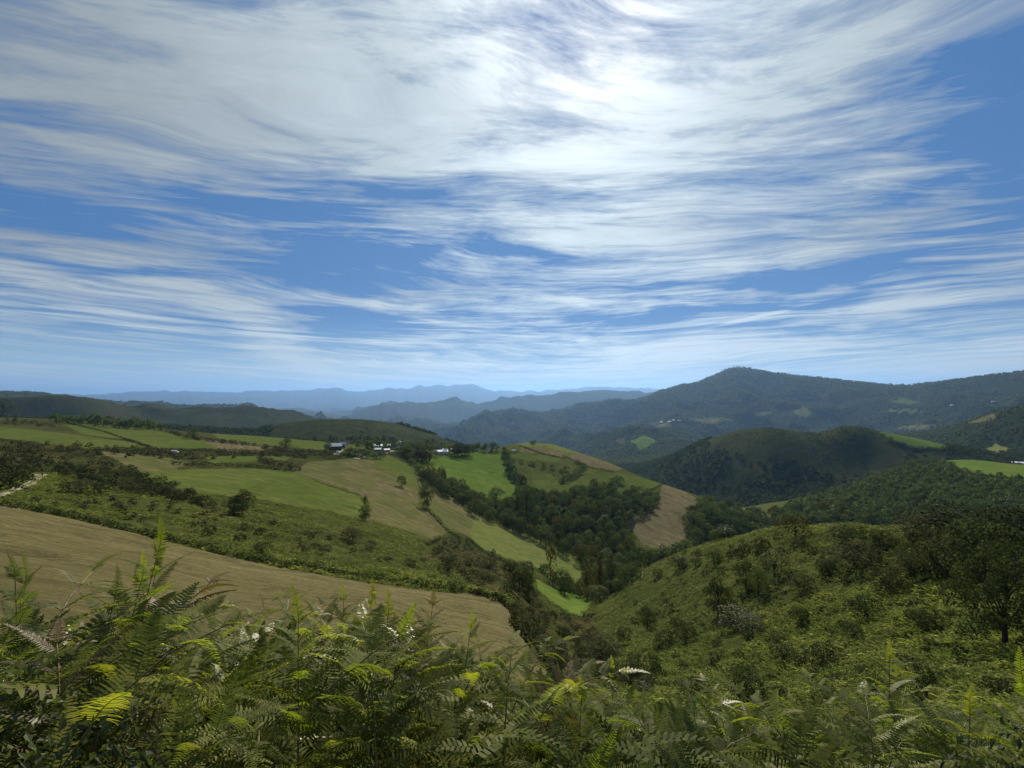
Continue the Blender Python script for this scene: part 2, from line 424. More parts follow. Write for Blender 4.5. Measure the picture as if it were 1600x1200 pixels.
def hit(px, py):
    """where the line of sight through a photograph pixel meets the land: x, y, z, distance (nan if sky)"""
    a, t = ray(np.asarray(px, float), np.asarray(py, float))
    i = np.clip(np.round((a + EDGE) / (2 * EDGE) * (NA_IN - 1)).astype(int), 0, NA_IN - 1)
    j = np.array([np.searchsorted(CM[ii], tt) for ii, tt in zip(np.atleast_1d(i), np.atleast_1d(t))])
    ok = (j > 0) & (j < NR)
    j = np.clip(j, 1, NR - 1)
    i1 = np.atleast_1d(i)
    t0, t1 = TT[i1, j - 1], TT[i1, j]
    u = np.clip((np.atleast_1d(t) - t0) / np.where(np.abs(t1 - t0) < 1e-9, 1e-9, t1 - t0), 0, 1)
    r = R[j - 1] + (R[j] - R[j - 1]) * u
    a1 = np.atleast_1d(a)
    x, y = np.sin(a1) * r, np.cos(a1) * r
    z = ground_z(x, y)
    r = np.where(ok, r, np.nan)
    return x, y, z, r


def in_poly(px, py, poly):
    P = np.asarray(poly, float)
    c = np.zeros(np.shape(px), bool)
    n = len(P)
    for k in range(n):
        x0, y0 = P[k]
        x1, y1 = P[(k + 1) % n]
        if y0 == y1:
            continue
        c ^= ((y0 > py) != (y1 > py)) & (px < (x1 - x0) * (py - y0) / (y1 - y0) + x0)
    return c


# ------------------------------------------------------------------ ground materials
def new_mat(name):
    m = bpy.data.materials.new(name)
    m.use_nodes = True
    m.node_tree.nodes.clear()
    gg = G(m.node_tree)
    o = gg.n("ShaderNodeOutputMaterial")
    return m, gg, o


def ground_mat(name, cols, s1, s2, rough=0.95, bump=0.3, bump_scale=1.0, stripes=None, thr=(0.35, 0.65)):
    """soil or turf: three colours mixed by broad patches and a finer mottle, with relief"""
    m, q, o = new_mat(name)
    co = q.n("ShaderNodeTexCoord").outputs["Object"]
    n1 = q.ramp(q.noise(co, s1, 8.0, 0.6, 0.5), thr[0], thr[1])
    n2 = q.ramp(q.noise(q.vm('ADD', co, (37.0, 11.0, 5.0)), s2, 10.0, 0.68), 0.36, 0.66)
    c = q.mix(n1, cols[0], cols[1])
    c = q.mix(q.m('MULTIPLY', n2, 0.75), c, cols[2])
    if stripes:
        ang, wid, amt = stripes
        x, y, z = q.sep(co)
        line = q.m('ADD', q.m('MULTIPLY', x, math.cos(ang) / wid), q.m('MULTIPLY', y, math.sin(ang) / wid))
        wob = q.noise(co, 0.03, 2.0)
        ln = q.m('SINE', q.m('ADD', line, q.m('MULTIPLY', wob, 9.0)))
        sn = q.noise(q.comb(line, q.m('MULTIPLY', q.m('SUBTRACT', x, y), 0.03)), 1.2, 6.0, 0.6)
        k = q.m('MULTIPLY_ADD', ln, 0.05, q.m('ADD', q.m('MULTIPLY', q.m('SUBTRACT', sn, 0.5), 1.6), 0.5))
        k = q.ramp(k, 0.2, 0.85, 1.0 - amt, 1.0 + amt)
        vs = q.n("ShaderNodeVectorMath", operation='SCALE')
        q.put(vs.inputs[0], c)
        q.put(vs.inputs[3], k)
        c = vs.outputs[0]
    b = q.n("ShaderNodeBsdfPrincipled")
    q.put(b.inputs["Base Color"], c)
    b.inputs["Roughness"].default_value = rough
    b.inputs["Specular IOR Level"].default_value = 0.0
    bp = q.n("ShaderNodeBump")
    bp.inputs["Strength"].default_value = bump
    bp.inputs["Distance"].default_value = bump_scale
    q.put(bp.inputs["Height"], q.noise(co, s2 * 1.6, 10.0, 0.72))
    q.put(b.inputs["Normal"], bp.outputs[0])
    q.put(o.inputs[0], b.outputs[0])
    return m


M = {}
M['bracken_ground'] = ground_mat("bracken_ground", [(0.058, 0.074, 0.02), (0.09, 0.105, 0.028), (0.028, 0.035, 0.013)], 0.035, 0.35, bump=0.9, bump_scale=1.5)
M['scrub_ground'] = ground_mat("scrub_ground", [(0.044, 0.056, 0.015), (0.08, 0.072, 0.028), (0.024, 0.03, 0.011)], 0.02, 0.22, bump=0.9, bump_scale=1.5)
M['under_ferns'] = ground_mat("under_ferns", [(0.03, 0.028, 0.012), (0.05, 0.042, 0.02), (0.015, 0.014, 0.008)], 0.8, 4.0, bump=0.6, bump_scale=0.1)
M['mown'] = ground_mat("mown_hay", [(0.116, 0.1, 0.048), (0.152, 0.13, 0.064), (0.088, 0.086, 0.036)], 0.05, 1.3, bump=1.0, bump_scale=0.35, stripes=(1.80, 0.8, 0.24))
M['tan'] = ground_mat("dry_tan_grass", [(0.128, 0.11, 0.06), (0.104, 0.096, 0.048), (0.078, 0.07, 0.038)], 0.02, 0.2, bump=0.5, bump_scale=0.8, stripes=(0.5, 2.0, 0.30))
M['green'] = ground_mat("meadow_green", [(0.066, 0.094, 0.02), (0.088, 0.106, 0.028), (0.054, 0.066, 0.02)], 0.02, 0.12, bump=0.5, bump_scale=0.6, stripes=(1.2, 1.6, 0.18), thr=(0.42, 0.60))
M['bright'] = ground_mat("meadow_bright", [(0.076, 0.124, 0.022), (0.098, 0.138, 0.028), (0.06, 0.092, 0.02)], 0.016, 0.10, bump=0.3, bump_scale=0.5, stripes=(0.9, 1.8, 0.15), thr=(0.42, 0.62))
M['olive'] = ground_mat("meadow_olive", [(0.086, 0.09, 0.034), (0.124, 0.106, 0.052), (0.058, 0.068, 0.024)], 0.026, 0.16, bump=0.6, bump_scale=0.8, stripes=(1.0, 2.2, 0.22), thr=(0.44, 0.60))
M['pale'] = ground_mat("meadow_pale", [(0.098, 0.122, 0.032), (0.124, 0.13, 0.044), (0.07, 0.09, 0.024)], 0.022, 0.16, bump=0.4, bump_scale=0.6, stripes=(2.4, 2.2, 0.14))
M['heath'] = ground_mat("heath", [(0.04, 0.054, 0.02), (0.054, 0.062, 0.025), (0.026, 0.034, 0.015)], 0.0045, 0.045, bump=1.0, bump_scale=6.0)
M['darkheath'] = ground_mat("dark_heath", [(0.03, 0.038, 0.018), (0.042, 0.046, 0.022), (0.02, 0.026, 0.013)], 0.0045, 0.045, bump=1.0, bump_scale=6.0)
M['wood'] = ground_mat("wood_floor", [(0.022, 0.035, 0.013), (0.038, 0.048, 0.018), (0.012, 0.018, 0.008)], 0.01, 0.12, bump=1.0, bump_scale=5.0)
M['forest'] = ground_mat("mountain_forest", [(0.028, 0.038, 0.018), (0.044, 0.05, 0.026), (0.018, 0.025, 0.012)], 0.0016, 0.026, bump=1.0, bump_scale=14.0, thr=(0.4, 0.7))
M['farland'] = ground_mat("far_land", [(0.036, 0.044, 0.028), (0.05, 0.054, 0.034), (0.028, 0.034, 0.02)], 0.0004, 0.004, bump=0.4, bump_scale=20.0)

# (object name, material, distance range, outline in photograph pixels, note)
FIELDS = [
    ("mown_field", 'mown', 14, 200, [(-400, 740), (-150, 764), (0, 790), (100, 808), (200, 830), (300, 856), (400, 879), (500, 897), (600, 914), (700, 926), (735, 925), (780, 937), (800, 955), (804, 980), (820, 1000), (850, 1040), (882, 1082), (900, 1120), (800, 1130), (-400, 1130)]),
    ("green_meadow", 'green', 240, 520, [(215, 738), (300, 733), (400, 732), (470, 738), (500, 755), (560, 775), (570, 790), (562, 806), (530, 830), (470, 833), (420, 818), (330, 782), (290, 768), (245, 752)]),
    ("dry_meadow", 'olive', 240, 600, [(462, 738), (480, 722), (560, 716), (605, 711), (632, 722), (650, 733), (654, 760), (655, 790), (690, 815), (700, 832), (655, 862), (590, 852), (560, 832), (575, 805), (578, 785), (560, 770), (500, 752)]),
    ("green_strip", 'green', 300, 640, [(575, 716), (608, 711), (634, 722), (651, 735), (654, 766), (630, 757), (610, 742)]),
    ("worn_strip", 'tan', 240, 640, [(583, 751), (603, 756), (640, 770), (655, 778), (655, 786), (622, 773), (592, 760)]),
    ("worn_strip", 'tan', 240, 640, [(470, 738), (500, 747), (540, 760), (572, 768), (600, 773), (598, 776), (565, 773), (500, 752)]),
    ("slope_meadow", 'olive', 240, 600, [(662, 752), (700, 774), (742, 802), (752, 812), (732, 838), (702, 826), (668, 788)]),
    ("pale_meadow", 'pale', 240, 600, [(744, 803), (800, 828), (850, 845), (900, 870), (912, 895), (905, 915), (880, 905), (850, 893), (830, 885), (790, 872), (755, 858), (733, 838)]),
    ("bright_meadow", 'bright', 190, 400, [(838, 905), (870, 922), (925, 935), (916, 965), (888, 958), (840, 928)]),
    ("bright_meadow", 'bright', 400, 900, [(645, 726), (700, 711), (755, 706), (795, 710), (798, 728), (805, 745), (812, 770), (800, 785), (760, 778), (738, 764), (700, 745), (663, 738)]),
    ("crest_meadow", 'green', 500, 900, [(755, 706), (800, 709), (850, 711), (880, 716), (870, 723), (800, 715)]),
    ("crest_meadow", 'pale', 600, 1000, [(805, 692), (825, 688), (870, 691), (912, 706), (890, 709), (850, 698), (815, 699)]),
    ("stubble_strip", 'tan', 600, 1000, [(815, 700), (850, 699), (888, 709), (886, 714), (845, 709), (812, 706)]),
    ("stubble_field", 'tan', 550, 1000, [(884, 712), (915, 706), (950, 717), (982, 730), (962, 736), (900, 725)]),
    ("lower_meadow", 'green', 450, 900, [(828, 735), (860, 742), (880, 752), (900, 745), (905, 730), (965, 738), (1034, 756), (1022, 765), (978, 773), (960, 760), (930, 752), (900, 765), (862, 771), (835, 762)]),
    ("tan_field", 'tan', 380, 900, [(1034, 757), (1062, 762), (1096, 784), (1102, 792), (1082, 818), (1068, 842), (1045, 858), (1005, 852), (975, 808), (1018, 796), (1030, 780)]),
    ("tan_field", 'tan', 450, 1000, [(1112, 781), (1140, 790), (1205, 806), (1195, 815), (1150, 806), (1115, 792)]),
    ("hill_meadow", 'green', 380, 900, [(-400, 660), (0, 667), (60, 672), (120, 680), (200, 690), (240, 702), (150, 703), (60, 692), (0, 686), (-400, 686)]),
    ("hill_meadow", 'green', 420, 1000, [(95, 662), (160, 664), (235, 671), (300, 683), (350, 704), (250, 702), (205, 688), (130, 678)]),
    ("hill_meadow", 'green', 420, 1100, [(325, 671), (400, 680), (508, 690), (506, 703), (430, 698), (345, 688)]),
    ("dry_strip", 'tan', 420, 1000, [(302, 684), (350, 690), (425, 700), (405, 707), (352, 705)]),
    ("low_meadow", 'green', 300, 800, [(318, 714), (380, 711), (460, 713), (445, 719), (330, 724)]),
    ("rough_meadow", 'olive', 250, 700, [(150, 705), (250, 713), (300, 722), (270, 736), (215, 737), (180, 718)]),
    ("hill_meadow", 'bright', 1300, 1800, [(1362, 668), (1420, 679), (1488, 696), (1470, 701), (1425, 698), (1392, 686)]),
    ("ridge_meadow", 'bright', 850, 1250, [(1478, 718), (1530, 716), (1600, 725), (1900, 728), (1900, 752), (1600, 748), (1540, 741), (1500, 730)]),
    ("clearing", 'bright', 2500, 4500, [(984, 689), (1008, 680), (1029, 690), (1012, 699), (1000, 703), (994, 695)]),
    ("clearing", 'green', 2200, 6500, [(1390, 627), (1412, 622), (1440, 629), (1418, 632)]),
    ("clearing", 'pale', 2200, 6500, [(1386, 640), (1425, 639), (1440, 643), (1395, 645)]),
    ("clearing", 'olive', 1900, 6500, [(1396, 669), (1440, 663), (1478, 666), (1440, 672)]),
    ("clearing", 'olive', 1700, 6500, [(1512, 660), (1552, 646), (1558, 652), (1530, 661)]),
    ("clearing", 'pale', 2200, 6500, [(1238, 642), (1256, 637), (1278, 648), (1250, 652)]),
    ("clearing", 'pale', 1400, 6500, [(1538, 702), (1562, 692), (1582, 704), (1556, 712)]),
    ("clearing", 'olive', 2500, 7500, [(1012, 661), (1036, 655), (1052, 665), (1030, 670)]),
    ("clearing", 'olive', 2500, 7500, [(1072, 656), (1110, 652), (1160, 655), (1110, 663)]),
    ("clearing", 'pale', 2500, 7500, [(1170, 646), (1205, 642), (1212, 647), (1180, 650)]),
    ("clearing", 'olive', 2500, 7500, [(960, 687), (975, 684), (978, 692), (966, 694)]),
]

fx = (GX[:-1, :-1] + GX[1:, 1:]) / 2
# face centre arrays (azimuth faces wrap round behind the viewer)
nxt = (np.arange(NA) + 1) % NA
FCX = (GX[:, :-1] + GX[nxt][:, 1:]) / 2
FCY = (GY[:, :-1] + GY[nxt][:, 1:]) / 2
FCZ = (GZ[:, :-1] + GZ[nxt][:, 1:]) / 2
FR = np.hypot(FCX, FCY)
FPXX, FPYY = to_px(FCX, FCY, FCZ)
FFR = np.broadcast_to((np.arange(NA) < NA_IN - 1)[:, None], FCX.shape)
wob = fbm(FCX / 9.0, FCY / 9.0, 77, 3) * np.clip(2.0 * 150.0 / FR, 0.6, 3.0)
FPXW, FPYW = FPXX + wob, FPYY + fbm(FCX / 11.0, FCY / 11.0, 78, 3) * np.clip(120.0 / FR, 0.3, 1.6)

region = np.zeros(FCX.shape, int)
names = {}


def define(k, name, mat):
    names[k] = (name, mat)


define(0, "ground", 'bracken_ground')
define(1, "valley_ground", 'scrub_ground')
define(2, "wood_floor", 'wood')
define(3, "hill", 'heath')
define(4, "dark_hill", 'darkheath')
define(5, "mountain_slopes", 'forest')
define(6, "blue_ridges", 'farland')
define(7, "distant_mountains", 'farland')
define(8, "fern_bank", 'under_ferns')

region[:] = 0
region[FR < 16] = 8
region[FR > 1150] = 5
region[FR > 9800] = 6
region[FR > 23500] = 7


def paint(k, poly, dmin, dmax):
    msk = FFR & (FR > dmin) & (FR < dmax) & in_poly(FPXW, FPYW, poly)
    region[msk] = k


SCRUB = [
    [(660, 870), (700, 838), (735, 840), (790, 875), (840, 930), (850, 960), (930, 960), (960, 1040), (1030, 1060), (1010, 1090), (960, 1075), (880, 1060), (810, 985), (800, 935), (730, 915), (700, 880), (640, 865)],
    [(0, 690), (100, 700), (250, 712), (460, 708), (520, 704), (650, 706), (650, 724), (600, 712), (480, 722), (460, 740), (215, 740), (250, 760), (330, 790), (440, 830), (560, 835), (590, 855), (540, 850), (400, 820), (250, 775), (100, 740), (0, 740)],
]
for p in SCRUB:
    paint(1, p, 55, 700)
paint(1, [(-400, 650), (340, 650), (530, 690), (530, 712), (-400, 712)], 380, 1100)
# woods
WOODS = {
    'valley': [(650, 735), (668, 738), (700, 748), (740, 768), (765, 780), (800, 788), (812, 772), (830, 765), (865, 773), (905, 768), (930, 755), (955, 762), (975, 775), (1020, 768), (1030, 780), (1018, 797), (982, 810), (972, 832), (1000, 860), (1050, 868), (1080, 868), (1000, 885), (960, 940), (925, 935), (880, 925), (870, 910), (912, 915), (915, 890), (895, 865), (850, 842), (800, 826), (750, 805), (700, 773), (665, 750)],
    'right': [(1090, 790), (1110, 782), (1200, 812), (1230, 790), (1320, 760), (1400, 735), (1440, 720), (1478, 722), (1500, 734), (1540, 745), (1600, 752), (1900, 755), (1900, 830), (1090, 850)],
}
paint(2, WOODS['valley'], 240, 900)
paint(2, WOODS['right'], 300, 1250)
paint(3, [(420, 690), (430, 662), (500, 650), (570, 648), (640, 668), (700, 686), (720, 700), (600, 705), (500, 700)], 1000, 2000)
paint(3, [(1060, 720), (1100, 690), (1150, 668), (1210, 664), (1260, 676), (1320, 658), (1380, 676), (1420, 700), (1480, 715), (1470, 725), (1390, 735), (1340, 755), (1280, 760), (1180, 740)], 1150, 1900)
paint(4, [(-400, 600), (140, 612), (220, 645), (300, 655), (320, 660), (-400, 665)], 1500, 3300)
paint(4, [(180, 645), (220, 625), (400, 620), (480, 645), (540, 665), (300, 675)], 2500, 4200)
for k, (nm, mt, d0, d1, poly) in enumerate(FIELDS):
    define(20 + k, nm, mt)
    paint(20 + k, poly, d0, d1)

vid = np.arange(NA * NR).reshape(NA, NR)
Q = np.stack([vid[:, :-1], vid[nxt][:, :-1], vid[nxt][:, 1:], vid[:, 1:]], axis=-1)      # (NA, NR-1, 4)
VV = np.stack([GX, GY, GZ], axis=-1).reshape(-1, 3)


def mesh_np(name, verts, quads=None, mat=None, smooth=False, uvs=None):
    verts = np.ascontiguousarray(verts, np.float32)
    F = np.ascontiguousarray(quads, np.int32)
    me = bpy.data.meshes.new(name)
    k = F.shape[1]
    me.vertices.add(len(verts))
    me.vertices.foreach_set("co", verts.ravel())
    me.loops.add(F.size)
    me.loops.foreach_set("vertex_index", F.ravel())
    me.polygons.add(len(F))
    me.polygons.foreach_set("loop_start", np.arange(0, F.size, k, dtype=np.int32))
    me.polygons.foreach_set("use_smooth", np.full(len(F), smooth, bool))
    if mat is not None:
        me.materials.append(mat)
    me.update(calc_edges=True)
    return me


def link(name, me, parent=None, **props):
    o = bpy.data.objects.new(name, me)
    COL.objects.link(o)
    if parent is not None:
        o.parent = parent
    for k, v in props.items():
        o[k] = v
    return o


for k, (nm, mt) in names.items():
    f = Q[:, :][region == k]
    if len(f) == 0:
        print("EMPTY REGION", k, nm)
        continue
    if k == 8:      # the patch under the viewer's feet
        pass
    used, inv = np.unique(f.ravel(), return_inverse=True)
    me = mesh_np(nm, VV[used], inv.reshape(-1, 4)[:, ::-1], M[mt], smooth=True)
    link(nm, me, kind="structure")
# the small disc the viewer stands on
nfan = 64
ring = np.linspace(0, 2 * math.pi, nfan, endpoint=False)
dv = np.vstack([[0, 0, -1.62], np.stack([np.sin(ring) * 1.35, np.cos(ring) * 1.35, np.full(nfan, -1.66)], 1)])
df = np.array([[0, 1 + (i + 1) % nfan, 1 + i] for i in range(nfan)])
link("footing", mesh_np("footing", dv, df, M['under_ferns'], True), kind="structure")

# ------------------------------------------------------------------ air
hz_mat, q, o = new_mat("haze_air")
pv = q.n("ShaderNodeVolumePrincipled")
pv.inputs["Color"].default_value = (0.29, 0.54, 1.0, 1)
pv.inputs["Density"].default_value = 2.9e-5
pv.inputs["Anisotropy"].default_value = 0.5
q.put(o.inputs["Volume"], pv.outputs[0])
zlo, zhi = float(GZ.min()) - 60.0, float(GZ.max()) + 40.0
S_ = 80000.0
hv = np.array([(x, y, z) for z in (zlo, zhi) for y in (-S_, S_) for x in (-S_, S_)])
hf = np.array([(0, 2, 3, 1), (4, 5, 7, 6), (0, 1, 5, 4), (2, 6, 7, 3), (0, 4, 6, 2), (1, 3, 7, 5)])
link("haze", mesh_np("haze", hv, hf, hz_mat), kind="stuff")
print("zrange", zlo, zhi)

# ================================================================== plants
def foliage_mat(name, cols, transl=0.35, rough=0.8, spec=0.03, scale=0.6, obj_var=0.25):
    m, q, o = new_mat(name)
    tcn = q.n("ShaderNodeTexCoord")
    geo = q.n("ShaderNodeNewGeometry")
    oi = q.n("ShaderNodeObjectInfo")
    n1 = q.ramp(q.noise(geo.outputs["Position"], scale, 3.0, 0.6), 0.35, 0.65)
    rl = geo.outputs["Random Per Island"]
    c = q.mix(n1, cols[0], cols[1])
    c = q.mix(q.ramp(rl, 0.45, 1.0), c, cols[2])
    vs = q.n("ShaderNodeHueSaturation")
    q.put(vs.inputs["Color"], c)
    q.put(vs.inputs["Value"], q.ramp(oi.outputs["Random"], 0.0, 1.0, 1.0 - obj_var, 1.0 + obj_var, smooth=False))
    q.put(vs.inputs["Hue"], q.ramp(q.m('FRACT', q.m('MULTIPLY', oi.outputs["Random"], 7.31)), 0.0, 1.0, 0.485, 0.512, smooth=False))
    b = q.n("ShaderNodeBsdfPrincipled")
    q.put(b.inputs["Base Color"], vs.outputs[0])
    b.inputs["Roughness"].default_value = rough
    b.inputs["Specular IOR Level"].default_value = spec
    t = q.n("ShaderNodeBsdfTranslucent")
    tm = q.n("ShaderNodeVectorMath", operation='MULTIPLY')
    q.put(tm.inputs[0], vs.outputs[0])
    tm.inputs[1].default_value = (1.45, 1.55, 0.6)
    q.put(t.inputs[0], tm.outputs[0])
    mx = q.n("ShaderNodeMixShader")
    mx.inputs[0].default_value = transl
    q.put(mx.inputs[1], b.outputs[0])
    q.put(mx.inputs[2], t.outputs[0])
    q.put(o.inputs[0], mx.outputs[0])
    return m


def plain_mat(name, col, rough=0.8, spec=0.2, var=0.3, scale=6.0, bump=0.3, metal=0.0):
    m, q, o = new_mat(name)
    co = q.n("ShaderNodeTexCoord").outputs["Object"]
    n1 = q.noise(co, scale, 6.0, 0.6)
    c = q.mix(q.ramp(n1, 0.3, 0.7), tuple(x * (1 - var) for x in col), tuple(min(1, x * (1 + var)) for x in col))
    b = q.n("ShaderNodeBsdfPrincipled")
    q.put(b.inputs["Base Color"], c)
    b.inputs["Roughness"].default_value = rough
    b.inputs["Metallic"].default_value = metal
    b.inputs["Specular IOR Level"].default_value = spec
    bp = q.n("ShaderNodeBump")
    bp.inputs["Strength"].default_value = bump
    bp.inputs["Distance"].default_value = 0.03
    q.put(bp.inputs["Height"], n1)
    q.put(b.inputs["Normal"], bp.outputs[0])
    q.put(o.inputs[0], b.outputs[0])
    return m


F_TREE = foliage_mat("leaf_oak", [(0.060, 0.082, 0.028), (0.092, 0.110, 0.038), (0.042, 0.056, 0.020)], 0.2, obj_var=0.45)
F_SHRUB = foliage_mat("leaf_scrub", [(0.046, 0.050, 0.026), (0.076, 0.074, 0.042), (0.030, 0.033, 0.017)], 0.28, obj_var=0.4)
F_BROOM = foliage_mat("leaf_broom", [(0.034, 0.047, 0.020), (0.052, 0.064, 0.030), (0.024, 0.032, 0.015)], 0.28, obj_var=0.35)
F_AUT = foliage_mat("leaf_turning", [(0.075, 0.080, 0.022), (0.095, 0.078, 0.026), (0.045, 0.042, 0.018)], 0.3)
F_WILLOW = foliage_mat("leaf_grey_green", [(0.056, 0.068, 0.036), (0.072, 0.08, 0.046), (0.04, 0.048, 0.026)], 0.3, rough=0.6, spec=0.2)
F_BRACK = foliage_mat("bracken_mid", [(0.112, 0.144, 0.032), (0.220, 0.240, 0.070), (0.046, 0.060, 0.018)], 0.5, rough=0.75, spec=0.06, scale=0.12)
F_FERN = foliage_mat("fern_green", [(0.112, 0.142, 0.020), (0.178, 0.192, 0.030), (0.068, 0.090, 0.017)], 0.5, rough=0.6, spec=0.14, scale=1.2, obj_var=0.3)
F_FERNB = foliage_mat("fern_brown", [(0.105, 0.068, 0.026), (0.10, 0.078, 0.026), (0.125, 0.085, 0.034)], 0.35, rough=0.5, spec=0.3, scale=1.2)
F_FERNY = foliage_mat("fern_yellow", [(0.175, 0.180, 0.034), (0.150, 0.170, 0.030), (0.12, 0.14, 0.028)], 0.5, rough=0.4, spec=0.4, scale=1.2)
F_FERND = foliage_mat("fern_pale", [(0.085, 0.108, 0.034), (0.11, 0.125, 0.048), (0.06, 0.08, 0.030)], 0.4, rough=0.7, spec=0.06, scale=1.2)
F_BRAM = foliage_mat("bramble_leaf", [(0.040, 0.060, 0.020), (0.060, 0.080, 0.032), (0.030, 0.040, 0.018)], 0.3, rough=0.6, spec=0.2, scale=2.0)
BARK = plain_mat("bark", (0.055, 0.045, 0.035), 0.95, 0.1)
STALK = plain_mat("fern_stalk", (0.15, 0.12, 0.045), 0.45, 0.4, 0.25, 20.0)
STALKB = plain_mat("fern_stalk_brown", (0.12, 0.065, 0.03), 0.5, 0.4, 0.25, 20.0)


def unit(v):
    return v / np.maximum(np.linalg.norm(v, axis=-1, keepdims=True), 1e-9)


def leaf_quads(P, N, size, aspect=0.6, r=rng):
    """rhombic leaves at points P facing roughly N"""
    n = len(P)
    rnd = unit(r.normal(size=(n, 3)))
    U = unit(np.cross(N, rnd))
    V = np.cross(N, U)
    s = (size * r.uniform(0.6, 1.35, n))[:, None]
    a = P - U * s * 0.5
    b = P + V * s * 0.5 * aspect + N * s * 0.08
    c = P + U * s * 0.5
    d = P - V * s * 0.5 * aspect + N * s * 0.08
    V4 = np.stack([a, b, c, d], 1).reshape(-1, 3)
    return V4, np.arange(4 * n).reshape(n, 4)


def crown_pts(n, lobes, seed, squash=1.0, flat_base=0.15, rough=0.5, lobe_r=(0.26, 0.42), spread=0.30):
    """leaf positions and normals for a crown that stands on z = 0 and is 1 high and 1 wide"""
    r = np.random.default_rng(seed)
    C = []
    for k in range(lobes):
        u = unit(r.normal(size=3))
        rad = r.uniform(0.35, 1.0) ** 0.5 * spread
        C.append([u[0] * rad, u[1] * rad, 0.5 + u[2] * rad * squash * 1.05])
    C = np.array(C)
    RA = r.uniform(*lobe_r, lobes) * 0.75
    w = RA ** 2
    idx = r.choice(lobes, n * 2, p=w / w.sum())
    u = unit(r.normal(size=(n * 2, 3)))
    u[:, 2] = np.where(u[:, 2] < -0.3, -u[:, 2] * 0.5, u[:, 2])
    u = unit(u)
    P = C[idx] + u * (RA[idx] * r.uniform(0.72, 1.04, n * 2))[:, None]
    # drop leaves buried in other lobes
    dist = np.linalg.norm(P[:, None, :] - C[None], axis=2) / RA[None]
    keep = (dist.min(1) > 0.66) & (P[:, 2] > flat_base * 0.5)
    P, u = P[keep][:n], u[keep][:n]
    N = unit(u + r.normal(size=u.shape) * rough)
    return P, N


def tube(pts, rad, sides=5):
    pts = np.asarray(pts, float)
    n = len(pts)
    V, Fq = [], []
    for i in range(n):
        t = pts[min(i + 1, n - 1)] - pts[max(i - 1, 0)]
        t = t / (np.linalg.norm(t) + 1e-9)
        a = np.cross(t, [0.3, 0.9, 0.1])
        a /= np.linalg.norm(a) + 1e-9
        b = np.cross(t, a)
        for k in range(sides):
            an = 2 * math.pi * k / sides
            V.append(pts[i] + (a * math.cos(an) + b * math.sin(an)) * rad[i])
    for i in range(n - 1):
        for k in range(sides):
            k2 = (k + 1) % sides
            Fq.append((i * sides + k, i * sides + k2, (i + 1) * sides + k2, (i + 1) * sides + k))
    return np.array(V), np.array(Fq)


def merge(parts):
    V, Fq, o = [], [], 0
    for v, f in parts:
        V.append(v)
        Fq.append(np.asarray(f) + o)
        o += len(v)
    return np.concatenate(V), np.concatenate(Fq)


def crown_mesh(name, n, lobes, seed, mat, leaf, base=0.2, squash=1.0, **kw):
    P, N = crown_pts(n, lobes, seed, squash, **kw)
    P = P.copy()
    P[:, 2] = base + (P[:, 2] - P[:, 2].min()) / (P[:, 2].max() - P[:, 2].min() + 1e-6) * (1 - base)
    ext = np.percentile(np.abs(P[:, :2]), 98)
    P[:, :2] *= 0.5 / ext
    r = np.random.default_rng(seed + 1)
    v, f = leaf_quads(P, N, leaf, 0.7, r)
    return mesh_np(name, v, f, mat)


def trunk_mesh(name, seed, h=0.55, r0=0.035, limbs=4):
    r = np.random.default_rng(seed)
    parts_ = [tube([(0, 0, -0.12), (0.01, 0, h * 0.4), (r.normal() * 0.02, r.normal() * 0.02, h)], [r0 * 1.2, r0 * 0.8, r0 * 0.4])]
    for k in range(limbs):
        a = r.uniform(0, 6.28)
        z0 = r.uniform(0.15, h * 0.8)
        e = np.array([math.cos(a) * r.uniform(0.18, 0.3), math.sin(a) * r.uniform(0.18, 0.3), z0 + r.uniform(0.15, 0.3)])
        parts_.append(tube([(0, 0, z0), e * [0.5, 0.5, 1] - [0, 0, 0.07], e], [r0 * 0.5, r0 * 0.35, r0 * 0.12], 4))
    v, f = merge(parts_)
    return mesh_np(name, v, f, BARK)


TREE_C = [crown_mesh("crown", 760, [5, 8, 6, 10, 4][i], 100 + i, F_TREE, 0.075, 0.10, lobe_r=(0.36, 0.55), spread=0.22, rough=0.28) for i in range(5)]
TREE_W = [crown_mesh("crown", 560, 13, 120 + i, F_WILLOW, 0.08, 0.10) for i in range(2)]
TREE_A = [crown_mesh("crown", 560, 13, 140 + i, F_AUT, 0.08, 0.12) for i in range(2)]
TREE_L = [crown_mesh("crown", 3600, 34, 160 + i, F_TREE, 0.036, 0.10, lobe_r=(0.14, 0.26), spread=0.42) for i in range(2)]
TREE_BIG = crown_mesh("crown", 11000, 60, 180, F_BROOM, 0.024, 0.03, lobe_r=(0.10, 0.20), spread=0.46)
TRUNKS = [trunk_mesh("trunk", 200 + i) for i in range(4)]
TRUNK_L = trunk_mesh("trunk", 210, 0.7, 0.028, 12)
SHR = [crown_mesh("shrub", 300, 9, 300 + i, [F_SHRUB, F_BROOM, F_SHRUB, F_BROOM][i % 4], 0.12, 0.0, lobe_r=(0.26, 0.46)) for i in range(6)]
SHR_L = [crown_mesh("foliage", 1700, 22, 320 + i, [F_BROOM, F_SHRUB, F_BROOM, F_WILLOW][i], 0.05, 0.0, lobe_r=(0.18, 0.34), spread=0.36) for i in range(4)]
STEMS = trunk_mesh("stem", 340, 0.45, 0.02, 7)


